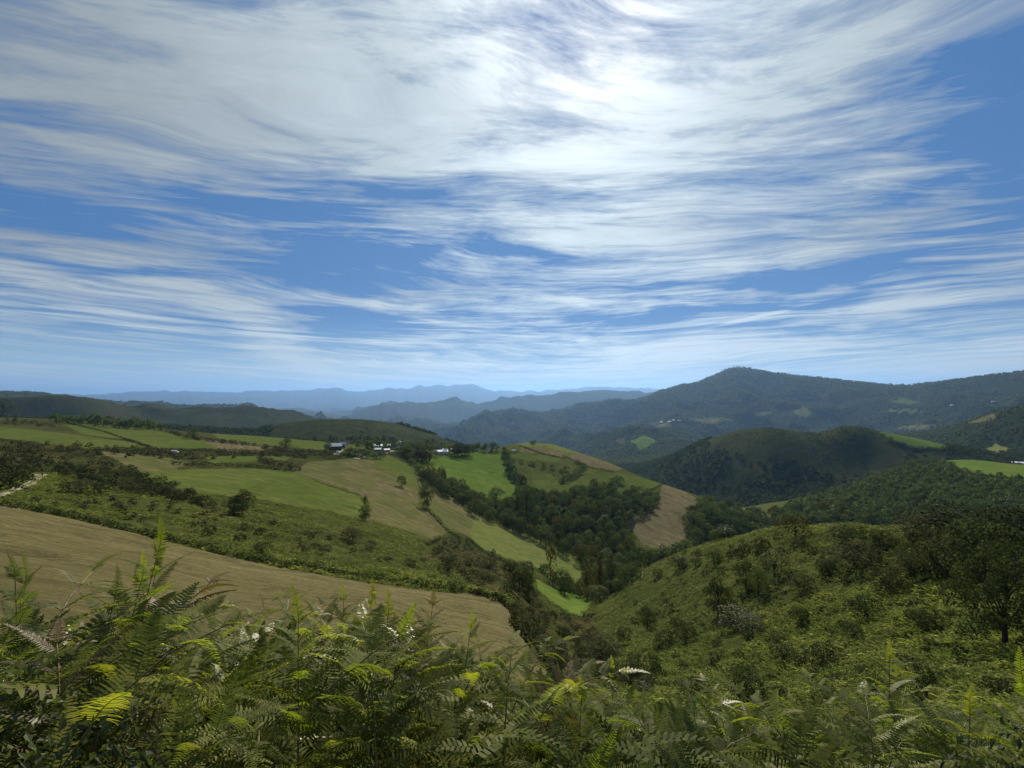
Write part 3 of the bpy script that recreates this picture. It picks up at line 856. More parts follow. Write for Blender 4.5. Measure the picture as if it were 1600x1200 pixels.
def conifer_mesh(seed, mat, n=700):
    r = np.random.default_rng(seed)
    z = 0.08 + 0.92 * (1 - np.sqrt(r.uniform(0, 1, n)))
    tier = np.floor(z * 9) / 9
    rad = (1.02 - z) * (0.42 + 0.25 * r.uniform(-1, 1, n)) * (0.75 + 0.5 * (z - tier) * 9 * -1 + 0.35)
    rad = np.clip(rad, 0.01, 0.5)
    a = r.uniform(0, 6.283, n)
    P = np.stack([np.cos(a) * rad, np.sin(a) * rad, z], 1)
    N = unit(np.stack([np.cos(a), np.sin(a), np.full(n, 0.7)], 1) + r.normal(size=(n, 3)) * 0.45)
    v, f = leaf_quads(P, N, 0.075, 0.6, r)
    return mesh_np("crown", v, f, mat)


CON = [conifer_mesh(400, F_TREE), conifer_mesh(401, F_AUT), conifer_mesh(402, F_TREE)]


def empty(name, loc, rz=0.0, sc=None, **props):
    o = bpy.data.objects.new(name, None)
    COL.objects.link(o)
    o.location = loc
    o.rotation_euler = (0, 0, rz)
    if sc is not None:
        o.scale = sc
    o.empty_display_size = 0.2
    for k, v in props.items():
        o[k] = v
    return o


def add_tree(loc, w, h, crown, trunk, label, group=None, name="tree", category="tree"):
    o = empty(name, loc, random.uniform(0, 6.28), (w, w, h), label=label, category=category)
    if group:
        o["group"] = group
    link("crown", crown, o)
    link("trunk", trunk, o)
    return o


def add_shrub(loc, w, h, label, group=None, large=False, kind=None):
    if large:
        o = empty("shrub", loc, random.uniform(0, 6.28), (w, w, h), label=label, category="shrub")
        link("foliage", random.choice(SHR_L) if kind is None else SHR_L[kind], o)
        link("stem", STEMS, o)
    else:
        o = link("shrub", random.choice(SHR), None, label=label, category="shrub")
        o.location = loc
        o.rotation_euler = (0, 0, random.uniform(0, 6.28))
        o.scale = (w, w, h)
    if group:
        o["group"] = group
    return o


def at(px, py, sink=0.0):
    x, y, z, r = hit(px, py)
    return Vector((float(x[0]), float(y[0]), float(z[0]) - sink)), float(r[0])


def px_m(n, r, px=800):
    """n photograph pixels at horizontal distance r, in metres"""
    return n * r / FPX / math.cos(math.atan((px - 800) / FPX)) ** -1 * 1.0


# ---- trees and shrubs that stand out: (column, row of the foot, width px, height px, type, label)
HAND = [
    (366, 804, 30, 24, 'L', "low round dark tree left in the pair at the green meadow's lower edge"),
    (379, 803, 32, 35, 'L', "taller round dark tree of the pair at the lower edge of the green meadow"),
    (570, 814, 19, 22, 'L', "small spreading tree at the lower corner between the green and the dry meadow"),
    (570, 791, 7, 17, 'C', "thin short tree on the line between the green and the dry meadow"),
    (628, 761, 16, 19, 'C', "lone round tree in the middle of the green strip below the village"),
    (668, 796, 18, 36, 'L', "tall narrow dark tree beside the pale lane below the village"),
    (663, 772, 13, 22, 'C', "smaller tree on the lane just above the tall narrow one"),
    (652, 720, 34, 30, 'L', "broad dark tree covering the middle of the village"),
    (671, 721, 30, 27, 'A', "reddish rounded tree next to the broad dark one in the village"),
    (716, 712, 22, 20, 'L', "dark tree beside the white farm roofs at the right end of the village"),
    (733, 711, 20, 19, 'C', "last dense dark tree on the crest right of the white farm roofs"),
    (447, 702, 17, 16, 'L', "dark round tree above the hedge left of the village"),
    (513, 706, 9, 18, 'C', "dark tree standing left of the dark stone barn"),
    (303, 686, 15, 17, 'L', "round dark tree on the hedge between the upper hill meadows"),
    (4, 652, 22, 22, 'L', "dark tree at the picture's edge on the upper left skyline"),
    (775, 792, 28, 32, 'L', "big rounded tree biting into the lower edge of the bright meadow"),
    (792, 806, 26, 30, 'L', "rounded tree just below the bright meadow, behind the row of big trees"),
    (823, 803, 30, 46, 'L', "tallest dark tree in the fold between the two green meadows"),
    (815, 762, 16, 22, 'C', "dark tree at the head of the fold between the two green meadows"),
    (860, 908, 17, 62, 'A', "tall slim yellowish tree standing alone in the valley below the pale meadow"),
    (826, 938, 20, 42, 'L', "upright tree beside the bright little meadow in the valley"),
    (918, 935, 30, 66, 'KA', "tall brownish conifer in the valley bottom, left of its neighbour"),
    (938, 930, 30, 74, 'KA', "tallest brownish conifer in the valley bottom"),
    (955, 925, 32, 60, 'K', "dark conifer in the valley bottom right of the brownish ones"),
    (1122, 966, 38, 60, 'L', "upright dark tree in the middle of the right bracken slope"),
    (1011, 984, 30, 36, 'L', "compact dark tree low on the left flank of the bracken slope"),
    (1085, 832, 36, 34, 'L', "dark tree clump foot right of the tan field"),
    (1112, 826, 40, 34, 'L', "large dark tree crown just right of the tan field"),
    (1140, 834, 34, 28, 'L', "round dark tree on the crest right of the tan field"),
    (1166, 922, 30, 44, 'L', "dark tree on the crest of the right slope above its bracken"),
    (1185, 930, 30, 40, 'L', "second dark tree on the crest, right of its taller twin"),
    (1210, 900, 34, 40, 'W', "grey-green tree on the crest of the right slope"),
    (1243, 838, 40, 28, 'A', "reddish brown tree on the skyline of the right slope"),
]
TYPES = {'L': (TREE_L, TRUNK_L), 'C': (TREE_C, None), 'A': (TREE_A, None), 'W': (TREE_W, None), 'K': ([CON[0], CON[2]], None), 'KA': ([CON[1]], None)}
taken = []
n_tree = 0
for (px, py, w, h, ty, lab) in HAND:
    p, r = at(px, py)
    if not r == r:
        print("sky hit", lab)
        continue
    wm, hm = w * r / FPX * 1.0, h * r / FPX
    cs_, tk = TYPES[ty]
    add_tree(p, wm, hm, random.choice(cs_), tk or random.choice(TRUNKS), lab, name="conifer" if ty[0] == 'K' else "tree")
    taken.append((p.x, p.y, wm * 0.5))
    n_tree += 1
p, r = at(1572, 1012)
add_tree(p, 104 * r / FPX, 118 * r / FPX, TREE_BIG, TRUNK_L, "large open-crowned dark tree at the right edge of the bracken slope, nearest of all")
n_tree += 1

HAND_S = [
    (1150, 984, 54, 34, 3, "pale grey-green bush beside the upright dark tree on the bracken slope"),
    (1175, 988, 40, 26, 3, "lower grey-green bush just right of the pale one"),
    (1072, 1006, 28, 34, 1, "brownish twiggy shrub halfway down the bracken slope"),
    (1045, 1008, 36, 22, 1, "grey-brown low shrub left of the twiggy one"),
    (1033, 1018, 22, 20, 1, "small grey shrub below the compact dark tree"),
    (990, 1050, 34, 28, 0, "rounded dark shrub in the bottom of the gully"),
    (1020, 1052, 24, 30, 0, "egg-shaped dark shrub right of the gully bottom"),
    (940, 1025, 60, 30, 1, "wide brown heather bush on the gully side"),
    (1327, 858, 44, 30, 0, "dark domed bush just under the skyline of the right slope"),
    (1375, 852, 26, 20, 0, "small domed bush right of the larger dome under the skyline"),
    (1335, 884, 66, 32, 1, "broad grey-brown bush below the two domed ones"),
    (1295, 898, 28, 20, 0, "small dark bush left of the broad grey-brown one"),
    (1255, 925, 34, 26, 1, "grey shrub above the small ravine on the right slope"),
    (1465, 902, 62, 62, 1, "big dark brown bush left of the large domed thicket"),
    (1420, 900, 40, 34, 0, "dark bush below the skyline, left of the big brown one"),
    (1540, 912, 84, 72, 0, "huge domed dark green thicket near the right edge"),
    (1590, 860, 90, 50, 0, "wide green thicket on the skyline at the right edge"),
    (1500, 845, 90, 40, 0, "long green thicket on the skyline left of the widest one"),
    (1430, 838, 60, 26, 1, "low brown thicket on the skyline, mid slope"),
    (1390, 928, 44, 34, 1, "olive-brown shrub in the centre of the right slope"),
    (1355, 970, 34, 32, 0, "dark bluish bush with a light fringe on the right slope"),
    (1462, 980, 30, 22, 0, "small round dark bush, alone in the middle of the green slope"),
    (1435, 978, 22, 18, 0, "tiny dark bush left of the round one on the slope"),
    (1250, 982, 26, 30, 0, "dark pointed shrub on the open bracken slope"),
    (1333, 1000, 26, 22, 0, "small dark shrub above the long shadowed hollow"),
    (1287, 1036, 50, 22, 0, "low dark bush patch in the lower right slope"),
    (1225, 1032, 34, 22, 0, "low dark bush left of the wider low patch"),
    (1168, 1108, 52, 48, 0, "ragged dark shrub low on the slope above the ferns"),
    (1150, 1062, 18, 18, 0, "little dark shrub, upper one of two above the ragged shrub"),
    (1172, 1060, 22, 18, 0, "little dark shrub, right one of two above the ragged shrub"),
    (1085, 1092, 40, 34, 1, "leafless grey-brown bush just above the nearest ferns"),
    (1442, 1078, 40, 34, 0, "smooth domed green bush among grasses at lower right"),
    (1555, 1100, 34, 30, 0, "dark bush beside the domed one at lower right"),
    (1215, 1010, 30, 18, 0, "flat dark bush on the slope left of the hollow"),
    (1055, 985, 20, 20, 0, "small dark bush above the twiggy shrub"),
    (975, 1000, 24, 18, 0, "small dark bush at the foot of the bracken slope"),
    (410, 865, 26, 16, 0, "round bush poking above the hedge of the mown field"),
    (700, 900, 34, 30, 0, "round green tree-like bush at the top of the heather bank"),
    (820, 900, 30, 24, 0, "leafy bush left of the slim yellowish tree"),
    (765, 890, 28, 22, 1, "dark heather bush in the middle of the bank"),
    (550, 845, 30, 22, 1, "brown thorn bush at the corner below the dry meadow"),
    (127, 772, 30, 18, 1, "wide dark bush in the bracken strip near the pale path"),
    (158, 774, 18, 16, 0, "darker round bush right of the wide one near the path"),
]
n_shr = 0
for (px, py, w, h, ty, lab) in HAND_S:
    p, r = at(px, py)
    if not r == r:
        print("sky hit", lab)
        continue
    wm, hm = w * r / FPX, h * r / FPX
    add_shrub(p, wm, hm, lab, None, True, ty)
    taken.append((p.x, p.y, wm * 0.45))
    n_shr += 1


def scatter(poly, n, smin, sep_f, shift=0.0, dmin=0, dmax=1e9):
    """random visible ground points inside a photograph polygon, kept apart"""
    P = np.asarray(poly, float)
    lo, hi = P.min(0), P.max(0)
    res = []
    tries = 0
    while len(res) < n and tries < 12:
        q = rng.uniform(lo, hi, (n * 3, 2))
        q = q[in_poly(q[:, 0], q[:, 1], poly)]
        tries += 1
        if len(q) == 0:
            continue
        x, y, z, r = hit(q[:, 0], q[:, 1] + shift)
        for k in range(len(q)):
            if not (dmin < r[k] < dmax):
                continue
            s = smin * rng.uniform(0.75, 1.35)
            ok = True
            for (ax, ay, ar) in taken[-700:]:
                if (ax - x[k]) ** 2 + (ay - y[k]) ** 2 < ((ar + s * 0.5) * sep_f) ** 2:
                    ok = False
                    break
            if ok:
                res.append((x[k], y[k], z[k], r[k], s))
                taken.append((x[k], y[k], s * 0.5))
                if len(res) >= n:
                    break
    return res


def along(line, step, jit=0.3, size=(2, 3), dmin=0, dmax=1e9):
    """points along a photograph polyline at a ground spacing"""
    res = []
    pts = []
    for (x0, y0), (x1, y1) in zip(line[:-1], line[1:]):
        m = max(2, int(math.hypot(x1 - x0, y1 - y0) / 1.5))
        for k in range(m):
            pts.append((x0 + (x1 - x0) * k / m, y0 + (y1 - y0) * k / m))
    pts = np.array(pts)
    x, y, z, r = hit(pts[:, 0], pts[:, 1])
    last = None
    for k in range(len(x)):
        if not (dmin < r[k] < dmax):
            continue
        if last is None or math.hypot(x[k] - last[0], y[k] - last[1]) >= step:
            jx, jy = rng.normal(size=2) * step * jit
            zz = float(ground_z(x[k] + jx, y[k] + jy))
            res.append((x[k] + jx, y[k] + jy, zz, math.hypot(x[k] + jx, y[k] + jy), rng.uniform(*size)))
            last = (x[k], y[k])
    return res


# ---- trees: rows and woods, gathered first, the 300 that show largest become things
cand = []      # x, y, z, r, width, height, kind, label, group


def rows(line, step, size, hf, kind, label, group, jit=0.25):
    for (x, y, z, r, s) in along(line, step, jit, size):
        cand.append((x, y, z, r, s, s * hf * rng.uniform(0.85, 1.15), kind, label, group))
        taken.append((x, y, s * 0.5))


rows([(668, 748), (690, 768), (715, 783), (745, 797), (770, 812), (800, 828), (830, 842), (860, 856), (890, 872)], 8.0, (10, 14), 0.95, 'T', "big rounded tree in the row bordering the lower side of the valley wood", "trees of the row above the pale meadow")
rows([(640, 722), (655, 738), (662, 745)], 7, (5, 7), 1.0, 'T', "small tree in the hedge running down from the village", "small trees below the village")
rows([(790, 712), (800, 740), (812, 760), (820, 778)], 7, (7, 10), 1.1, 'T', "dark tree in the line down the fold between the green meadows", "trees in the fold between meadows")
rows([(795, 718), (830, 727), (870, 735), (900, 737)], 8, (5, 8), 0.7, 'T', "low dark tree on the bank above the lower green meadow", "low trees on the meadow bank")
rows([(880, 752), (905, 742), (912, 728), (895, 720)], 6, (6, 9), 0.7, 'T', "dark tree on the curved bank inside the lower green meadow", "trees on the curved bank")
rows([(85, 662), (130, 664), (180, 668), (220, 671), (258, 674)], 7, (9, 12), 1.1, 'T', "dark tree in the long plantation strip above the hill meadows", "trees of the dark plantation strip")
rows([(90, 660), (150, 663), (200, 666), (250, 671)], 9, (9, 12), 1.1, 'T', "dark tree in the long plantation strip above the hill meadows", "trees of the dark plantation strip")
rows([(560, 703), (585, 702), (610, 702), (640, 701), (670, 703), (700, 702)], 8, (9, 13), 0.95, 'T', "dark tree standing behind the village roofs", "trees behind the village")
rows([(548, 713), (565, 715), (582, 717), (600, 718)], 7, (8, 11), 0.9, 'T', "dark leafy tree below the left half of the village", "trees below the village houses")
rows([(628, 706), (640, 714), (660, 722), (672, 722)], 7, (10, 13), 1.0, 'T', "dark tree crowding round the village centre", "trees round the village centre")
rows([(702, 709), (722, 712), (735, 711)], 6, (9, 12), 0.95, 'T', "dark tree beside the white farm roofs on the crest", "trees by the white farm")
rows([(738, 704), (760, 706), (782, 706)], 6, (8, 10), 1.2, 'T', "dark tree in the crest line right of the farm", "crest line trees")
rows([(832, 695), (845, 690)], 8, (6, 9), 0.6, 'T', "low dark tree on the hilltop above the crest meadow", "hilltop trees")
rows([(955, 762), (965, 750), (975, 757)], 6, (7, 9), 0.9, 'T', "tree on the spur of wood reaching into the lower green meadow", "trees on the spur of the wood")
rows([(990, 768), (1010, 773), (1030, 778)], 6, (6, 8), 0.9, 'T', "tree on the upper edge of the wood beside the tan field", "trees beside the tan field")
rows([(1078, 815), (1090, 800), (1105, 796), (1125, 800), (1150, 810), (1175, 812)], 7, (9, 12), 0.9, 'T', "dark tree in the clump between the tan fields", "trees between the tan fields")
rows([(800, 905), (812, 920), (820, 935)], 6, (5, 8), 1.0, 'T', "leafy tree on the left side of the bright little meadow", "trees by the bright little meadow")
rows([(925, 940), (945, 930), (960, 925), (985, 915), (1000, 900)], 7, (7, 10), 0.9, 'T', "rounded tree along the stream at the foot of the bracken slope", "trees along the valley stream")
rows([(845, 890), (862, 905), (885, 918), (915, 930)], 6, (5, 8), 0.9, 'T', "leafy tree edging the upper side of the bright little meadow", "trees above the bright little meadow")
rows([(1010, 880), (1050, 862), (1090, 850), (1130, 842), (1165, 836)], 6, (6, 9), 0.85, 'T', "tree on the far crest of the right bracken slope", "trees on the crest of the bracken slope")
rows([(1030, 900), (1070, 885), (1110, 878), (1150, 870), (1190, 862)], 7, (4, 7), 0.85, 'T', "small tree just below the crest of the right slope", "small trees below the crest")
for it in scatter(WOODS['valley'], 290, 8.5, 0.92, 6, 240, 900):
    cand.append((*it[:4], it[4], it[4] * rng.uniform(0.85, 1.45), 'T', "tree inside the dense wood filling the valley", "trees of the valley wood"))
for it in scatter(WOODS['right'], 700, 10.5, 0.70, 3, 300, 1250):
    cand.append((*it[:4], it[4], it[4] * rng.uniform(0.8, 1.2), 'T', "blue-green rounded tree in the wood below the right-hand green field", "trees of the right-hand wood"))
RIGHT2 = [(1440, 720), (1480, 712), (1520, 712), (1560, 716), (1600, 722), (1600, 712), (1560, 700), (1500, 704)]
cand.sort(key=lambda t: -t[4] * t[5] / t[3] ** 2)
NT = 262


def place_tree(grp, px, py):
    if grp == "trees of the valley wood":
        a = "near the pale meadow" if py > 800 and px < 880 else "toward the bright meadow" if px < 850 else "next to the lower green meadow" if py < 790 else "beside the tan field" if px > 960 and py < 850 else "down by the stream" if py > 870 else "in its middle"
        return "tree " + a + " in the valley wood"
    if grp == "trees of the right-hand wood":
        a = "left end" if px < 1250 else "middle" if px < 1430 else "right end"
        b = "upper" if py < 765 else "lower"
        return f"tree in the {b} {a} of the wood under the ridge meadow"
    return None


STUFF_T, STUFF_S = [], []
for k, (x, y, z, r, w, h, kd, lab, grp) in enumerate(cand):
    if k < NT:
        u_ = random.random()
        cr = random.choice(TREE_C) if u_ < 0.84 else random.choice(TREE_W) if u_ < 0.92 else random.choice(TREE_A)
        hue = "dark green" if cr in TREE_C else "grey-green" if cr in TREE_W else "rusty"
        qx, qy = to_px(np.array(x), np.array(y), np.array(z))
        alt = place_tree(grp, float(qx), float(qy))
        size = "tall" if h > 11 else "small" if h < 7.5 else "rounded"
        if alt:
            lab = f"{size} {hue} {alt}"
        elif hue != "dark green":
            lab = hue + " " + lab.replace("dark ", "", 1)
        add_tree((x, y, z - 0.02 * h), w, h, cr, random.choice(TRUNKS), lab, grp)
    else:
        STUFF_T.append((x, y, z, r, w, h))
print("trees", len(cand), "stuff", len(STUFF_T))

# ---- shrubs scattered over slopes and banks
cs2 = []


def shr(poly, n, s, hf, label, group, sep=0.9, dmin=0, dmax=1e9, shift=0):
    for it in scatter(poly, n, s, sep, shift, dmin, dmax):
        cs2.append((*it[:4], it[4], it[4] * hf * rng.uniform(0.8, 1.25), label, group))


SLOPE_R = [(940, 960), (1000, 905), (1100, 865), (1200, 835), (1300, 828), (1600, 850), (1600, 1120), (1250, 1110), (1050, 1085), (980, 1040)]
shr(SLOPE_R, 130, 1.5, 0.75, "small dark bush dotted on the right bracken slope", "bushes on the right slope", 1.2, 45, 300)
shr([(1050, 870), (1200, 830), (1400, 825), (1600, 835), (1600, 900), (1300, 900), (1100, 900)], 60, 2.6, 0.75, "brownish bush under the skyline of the right slope", "bushes under the right skyline", 0.8, 60, 400)
shr(SCRUB[0], 150, 2.4, 0.7, "dark heather bush on the bank between the mown field and the valley", "heather bushes on the bank", 0.75, 50, 400)
shr([(0, 690), (60, 700), (60, 740), (40, 760), (0, 768)], 36, 5.0, 0.8, "dark bush in the thicket above the pale path at the left edge", "thicket above the path", 0.6, 150, 600)
shr([(60, 715), (200, 735), (330, 785), (340, 795), (230, 780), (90, 745)], 60, 4.2, 0.75, "dark bush in the ragged belt along the top of the bracken strip", "bushes above the bracken strip", 0.7, 150, 500)
shr([(20, 775), (120, 750), (350, 800), (560, 840), (700, 890), (560, 885), (300, 835), (40, 785)], 60, 2.6, 0.6, "small dark bush within the bracken strip above the mown field", "bushes in the bracken strip", 1.3, 90, 330)
shr([(50, 690), (230, 706), (460, 706), (520, 712), (300, 720), (60, 710)], 75, 4.0, 0.75, "bush in the scrubby hedge belt across the hill meadows", "bushes across the hill meadows", 0.6, 300, 900)
shr([(0, 655), (90, 660), (85, 668), (0, 664)], 20, 5.0, 0.6, "dark scrub bush on the upper left hilltop", "scrub on the upper left hilltop", 0.7, 500, 1200)
for ln_ in ([(410, 700), (440, 705), (480, 706), (520, 710)], [(400, 718), (430, 726), (455, 732), (475, 738)], [(265, 676), (290, 684), (330, 690), (400, 697)], [(350, 712), (420, 712), (480, 716)]):
    for (x, y, z, r, s) in along(ln_, 4.5, 0.3, (4, 6)):
        cs2.append((x, y, z, r, s, s * 0.7, "bush in a hedge line between the left-hand meadows", "hedge bushes between left meadows"))
cs2.sort(key=lambda t: -t[4] * t[5] / t[3] ** 2)
NS = 295 - n_shr
for k, (x, y, z, r, w, h, lab, grp) in enumerate(cs2):
    if k < NS:
        qx, qy = to_px(np.array(x), np.array(y), np.array(z))
        qx, qy = float(qx), float(qy)
        size = "wide" if w > 3.6 else "medium" if w > 2.2 else "little"
        lab = size + " " + lab.replace("small ", "", 1).replace("dark bush in the ragged belt along", "dark bush in the belt along").replace("dark heather bush on the bank between the mown field and the valley", "dark heather bush on the bank beside the mown field").replace("small dark bush dotted", "dark bush").replace("dark bush dotted", "dark bush")
        if grp == "bushes on the right slope":
            lab += (", high up" if qy < 920 else ", halfway down" if qy < 1010 else ", near the ferns") + (" on its left flank" if qx < 1130 else " in its middle" if qx < 1380 else " toward its right end")
        elif grp == "bushes under the right skyline":
            lab += ", " + ("left part" if qx < 1220 else "middle part" if qx < 1420 else "right part")
        elif grp == "heather bushes on the bank":
            lab += ", " + ("upper end" if qy < 880 else "middle" if qy < 960 else "lower end")
        elif grp == "bushes across the hill meadows":
            lab += ", " + ("left part" if qx < 200 else "middle part" if qx < 380 else "village end")
        add_shrub((x, y, z - 0.06 * h), w, h, lab, grp, large=(w / r * FPX > 26))
    else:
        STUFF_S.append((x, y, z, r, w, h))
print("shrubs", len(cs2), "stuff", len(STUFF_S))


# ---- stuff: leaf masses as single meshes
def stamp(name, protos, items, mat, seed=0, **props):
    """copies of small unit leaf clouds written into ONE mesh"""
    r = np.random.default_rng(seed)
    Vs, n4 = [], 0
    items = np.asarray(items, float)
    if len(items) == 0:
        return
    which = r.integers(0, len(protos), len(items))
    for pi, pv_ in enumerate(protos):
        it = items[which == pi]
        if len(it) == 0:
            continue
        a = r.uniform(0, 6.283, len(it))
        c, s = np.cos(a)[:, None], np.sin(a)[:, None]
        x = (pv_[None, :, 0] * c - pv_[None, :, 1] * s) * it[:, 4:5] + it[:, 0:1]
        y = (pv_[None, :, 0] * s + pv_[None, :, 1] * c) * it[:, 4:5] + it[:, 1:2]
        z = pv_[None, :, 2] * it[:, 5:6] + it[:, 2:3]
        Vs.append(np.stack([x, y, z], -1).reshape(-1, 3))
    V = np.concatenate(Vs)
    me = mesh_np(name, V, np.arange(len(V)).reshape(-1, 4), mat)
    link(name, me, kind="stuff", **props)
    print(name, len(V) // 2, "tris")


def unit_crown(n, lobes, seed, leaf, base=0.05):
    P, N = crown_pts(n, lobes, seed)
    P = P.copy()
    P[:, 2] = base + (P[:, 2] - P[:, 2].min()) / (np.ptp(P[:, 2]) + 1e-6) * (1 - base)
    P[:, :2] *= 0.5 / np.percentile(np.abs(P[:, :2]), 98)
    return leaf_quads(P, N, leaf, 0.8, np.random.default_rng(seed))[0]


stamp("woodland", [unit_crown(110, 7, 500 + i, 0.20) for i in range(4)], STUFF_T, F_TREE, 1, label="blue-green wood on the slope below the right-hand field")
stamp("scrub", [unit_crown(50, 5, 510 + i, 0.26) for i in range(4)], STUFF_S, F_SHRUB, 2, label="small dark scrub over the slopes")


def ring_pts(n, r0, r1, power=1.0, az0=-EDGE * 0.97, az1=EDGE * 0.97, vis=0.004):
    a = rng.uniform(az0, az1, n)
    u = rng.uniform(0, 1, n)
    if power == 0:
        r = r0 * (r1 / r0) ** u
    else:
        r = np.sqrt(r0 ** 2 + (r1 ** 2 - r0 ** 2) * u)
    x, y = np.sin(a) * r, np.cos(a) * r
    z = ground_z(x, y)
    i = np.clip(np.round((a + EDGE) / (2 * EDGE) * (NA_IN - 1)).astype(int), 0, NA_IN - 2)
    j = np.clip(np.searchsorted(R, r) - 1, 0, NR - 2)
    reg = region[i, j]
    visible = z / r > CM[i, j] - vis
    return x, y, z, r, reg, visible


# far woods: clumps of crowns on the hill flanks and mountain sides
x, y, z, r, reg, vis = ring_pts(110000, 1100, 2300, 1)
msk = np.isin(reg, [5, 3, 4, 2]) & vis
nz = fbm(x / 120.0, y / 120.0, 91, 4)
px_, py_ = to_px(x, y, z)
bare = in_poly(px_, py_, [(1100, 690), (1150, 664), (1210, 660), (1260, 672), (1320, 655), (1380, 676), (1420, 705), (1380, 735), (1300, 740), (1240, 718), (1160, 712)])
bare |= in_poly(px_, py_, [(420, 690), (430, 655), (500, 648), (570, 648), (640, 668), (700, 686), (690, 690), (600, 684), (500, 684)])
keep = msk & ((nz + rng.normal(size=len(nz)) * 0.30 > -0.10) & ~bare | (nz + rng.normal(size=len(nz)) * 0.15 > 0.30))
idx = np.where(keep)[0][:8000]
sz = rng.uniform(5, 10, len(idx)) * np.where(bare[idx], 0.5, 1)
stamp("hill_woods", [unit_crown(16, 3, 520 + i, 0.5) for i in range(5)], np.stack([x[idx], y[idx], z[idx] - 1, r[idx], sz, sz * rng.uniform(0.7, 1.0, len(idx))], 1), F_TREE, 3, label="far-off woods on the hill flanks beyond the valley")
x, y, z, r, reg, vis = ring_pts(90000, 2200, 7300, 0)
nz = fbm(x / 350.0, y / 350.0, 93, 5)
keep = (reg == 5) & vis & (nz + rng.normal(size=len(nz)) * 0.25 > -0.15)
idx = np.where(keep)[0][:16000]
sz = 7.0 + r[idx] * 0.0016 * rng.uniform(0.7, 1.4, len(idx))
stamp("mountain_forest", [unit_crown(7, 2, 530 + i, 0.75) for i in range(5)], np.stack([x[idx], y[idx], z[idx] - 2, r[idx], sz, sz * 0.7], 1), F_TREE, 4, label="forest covering the blue mountain sides")

# ================================================================== bracken on the slopes (uncountable: stuff)
def frond_blades(n, seed, segs=2, width=0.3):
    """a clump of n arching blades, unit spread and height"""
    r = np.random.default_rng(seed)
    out_ = []
    for k in range(n):
        a = r.uniform(0, 6.283)
        el_ = r.uniform(0.15, 1.0)
        L_ = r.uniform(0.35, 0.6)
        b = np.array([r.normal() * 0.16, r.normal() * 0.16, r.uniform(0.25, 0.75)])
        d = np.array([math.cos(a), math.sin(a), el_])
        d /= np.linalg.norm(d)
        side = np.array([-math.sin(a), math.cos(a), r.normal() * 0.3])
        w = width * L_ * 0.5
        p0, p1, p2 = b, b + d * L_ * 0.55, b + d * L_ * np.array([1, 1, 0.65]) - np.array([0, 0, 0.06])
        out_ += [p0, p1 + side * w, p2, p1 - side * w]
    return np.array(out_)


def pinnate(n, seed, pairs=7):
    """a clump of feathery fronds: each pair of leaflets two slim rhombi"""
    r = np.random.default_rng(seed)
    out_ = []
    for k in range(n):
        a = r.uniform(0, 6.283)
        L_ = r.uniform(0.4, 0.62)
        b = np.array([r.normal() * 0.14, r.normal() * 0.14, r.uniform(0.25, 0.7)])
        h = np.array([math.cos(a), math.sin(a), 0.0])
        up = np.array([0, 0, 1.0])
        el_ = r.uniform(0.1, 0.9)
        s = np.cross(h, up)
        s = s + up * r.normal() * 0.25
        for i in range(pairs):
            t = (i + 0.6) / pairs
            c = b + h * L_ * t + up * L_ * (el_ * t - 0.6 * t * t)
            ln_ = L_ * 0.30 * math.sin(math.pi * min(1, 0.25 + 0.75 * (1 - t))) * (1.1 - 0.55 * t)
            for sg in (-1, 1):
                d = s * sg + h * 0.35 + up * r.normal() * 0.12
                e = c + d * ln_
                w = h * ln_ * 0.16
                m_ = c + d * ln_ * 0.45
                out_ += [c, m_ + w, e, m_ - w]
    return np.array(out_)


FARB = [frond_blades(7, 600 + i) for i in range(6)]
MIDB = [frond_blades(13, 610 + i, width=0.24) for i in range(6)]
NEARB = [pinnate(10, 620 + i, 8) for i in range(6)]
patch_n = lambda x, y, s, sd: fbm(x / s, y / s, sd, 4)

x, y, z, r, reg, vis = ring_pts(120000, 115, 440, 1)
msk = (reg == 0) & vis & (patch_n(x, y, 22, 71) > -0.35)
ii = np.where(msk)[0][:27000]
s = rng.uniform(1.0, 2.1, len(ii))
stamp("bracken", FARB, np.stack([x[ii], y[ii], z[ii] - 0.25, r[ii], s, s * 0.55], 1), F_BRACK, 5, label="bracken covering the slopes across the valley")
x, y, z, r, reg, vis = ring_pts(30000, 42, 120, 1)
msk = (reg == 0) & vis & (patch_n(x, y, 9, 72) > -0.40)
ii = np.where(msk)[0][:11500]
s = rng.uniform(0.9, 1.7, len(ii))
stamp("bracken", MIDB, np.stack([x[ii], y[ii], z[ii] - 0.25, r[ii], s, s * rng.uniform(0.5, 0.8, len(ii))], 1), F_BRACK, 6, label="bracken covering the near half of the right slope")
x, y, z, r, reg, vis = ring_pts(5200, 10.5, 44, 1)
msk = np.isin(reg, [0, 8])
ii = np.where(msk)[0][:850]
s = rng.uniform(0.9, 1.5, len(ii))
stamp("bracken", NEARB, np.stack([x[ii], y[ii], z[ii] - 0.15, r[ii], s, s * rng.uniform(0.7, 0.95, len(ii))], 1), F_BRACK, 7, label="feathery bracken running down the slope beyond the nearest plants")
# dark scrub leaves over the heather bank and rough ground
x, y, z, r, reg, vis = ring_pts(60000, 55, 620, 1)
msk = (reg == 1) & vis & (patch_n(x, y, 25, 73) > -0.1)
ii = np.where(msk)[0][:9000]
s = rng.uniform(0.8, 2.2, len(ii)) * (0.6 + r[ii] / 400)
stamp("heather", FARB, np.stack([x[ii], y[ii], z[ii] - 0.2, r[ii], s, s * 0.5], 1), F_SHRUB, 8, label="low heather and scrub on the rough banks")
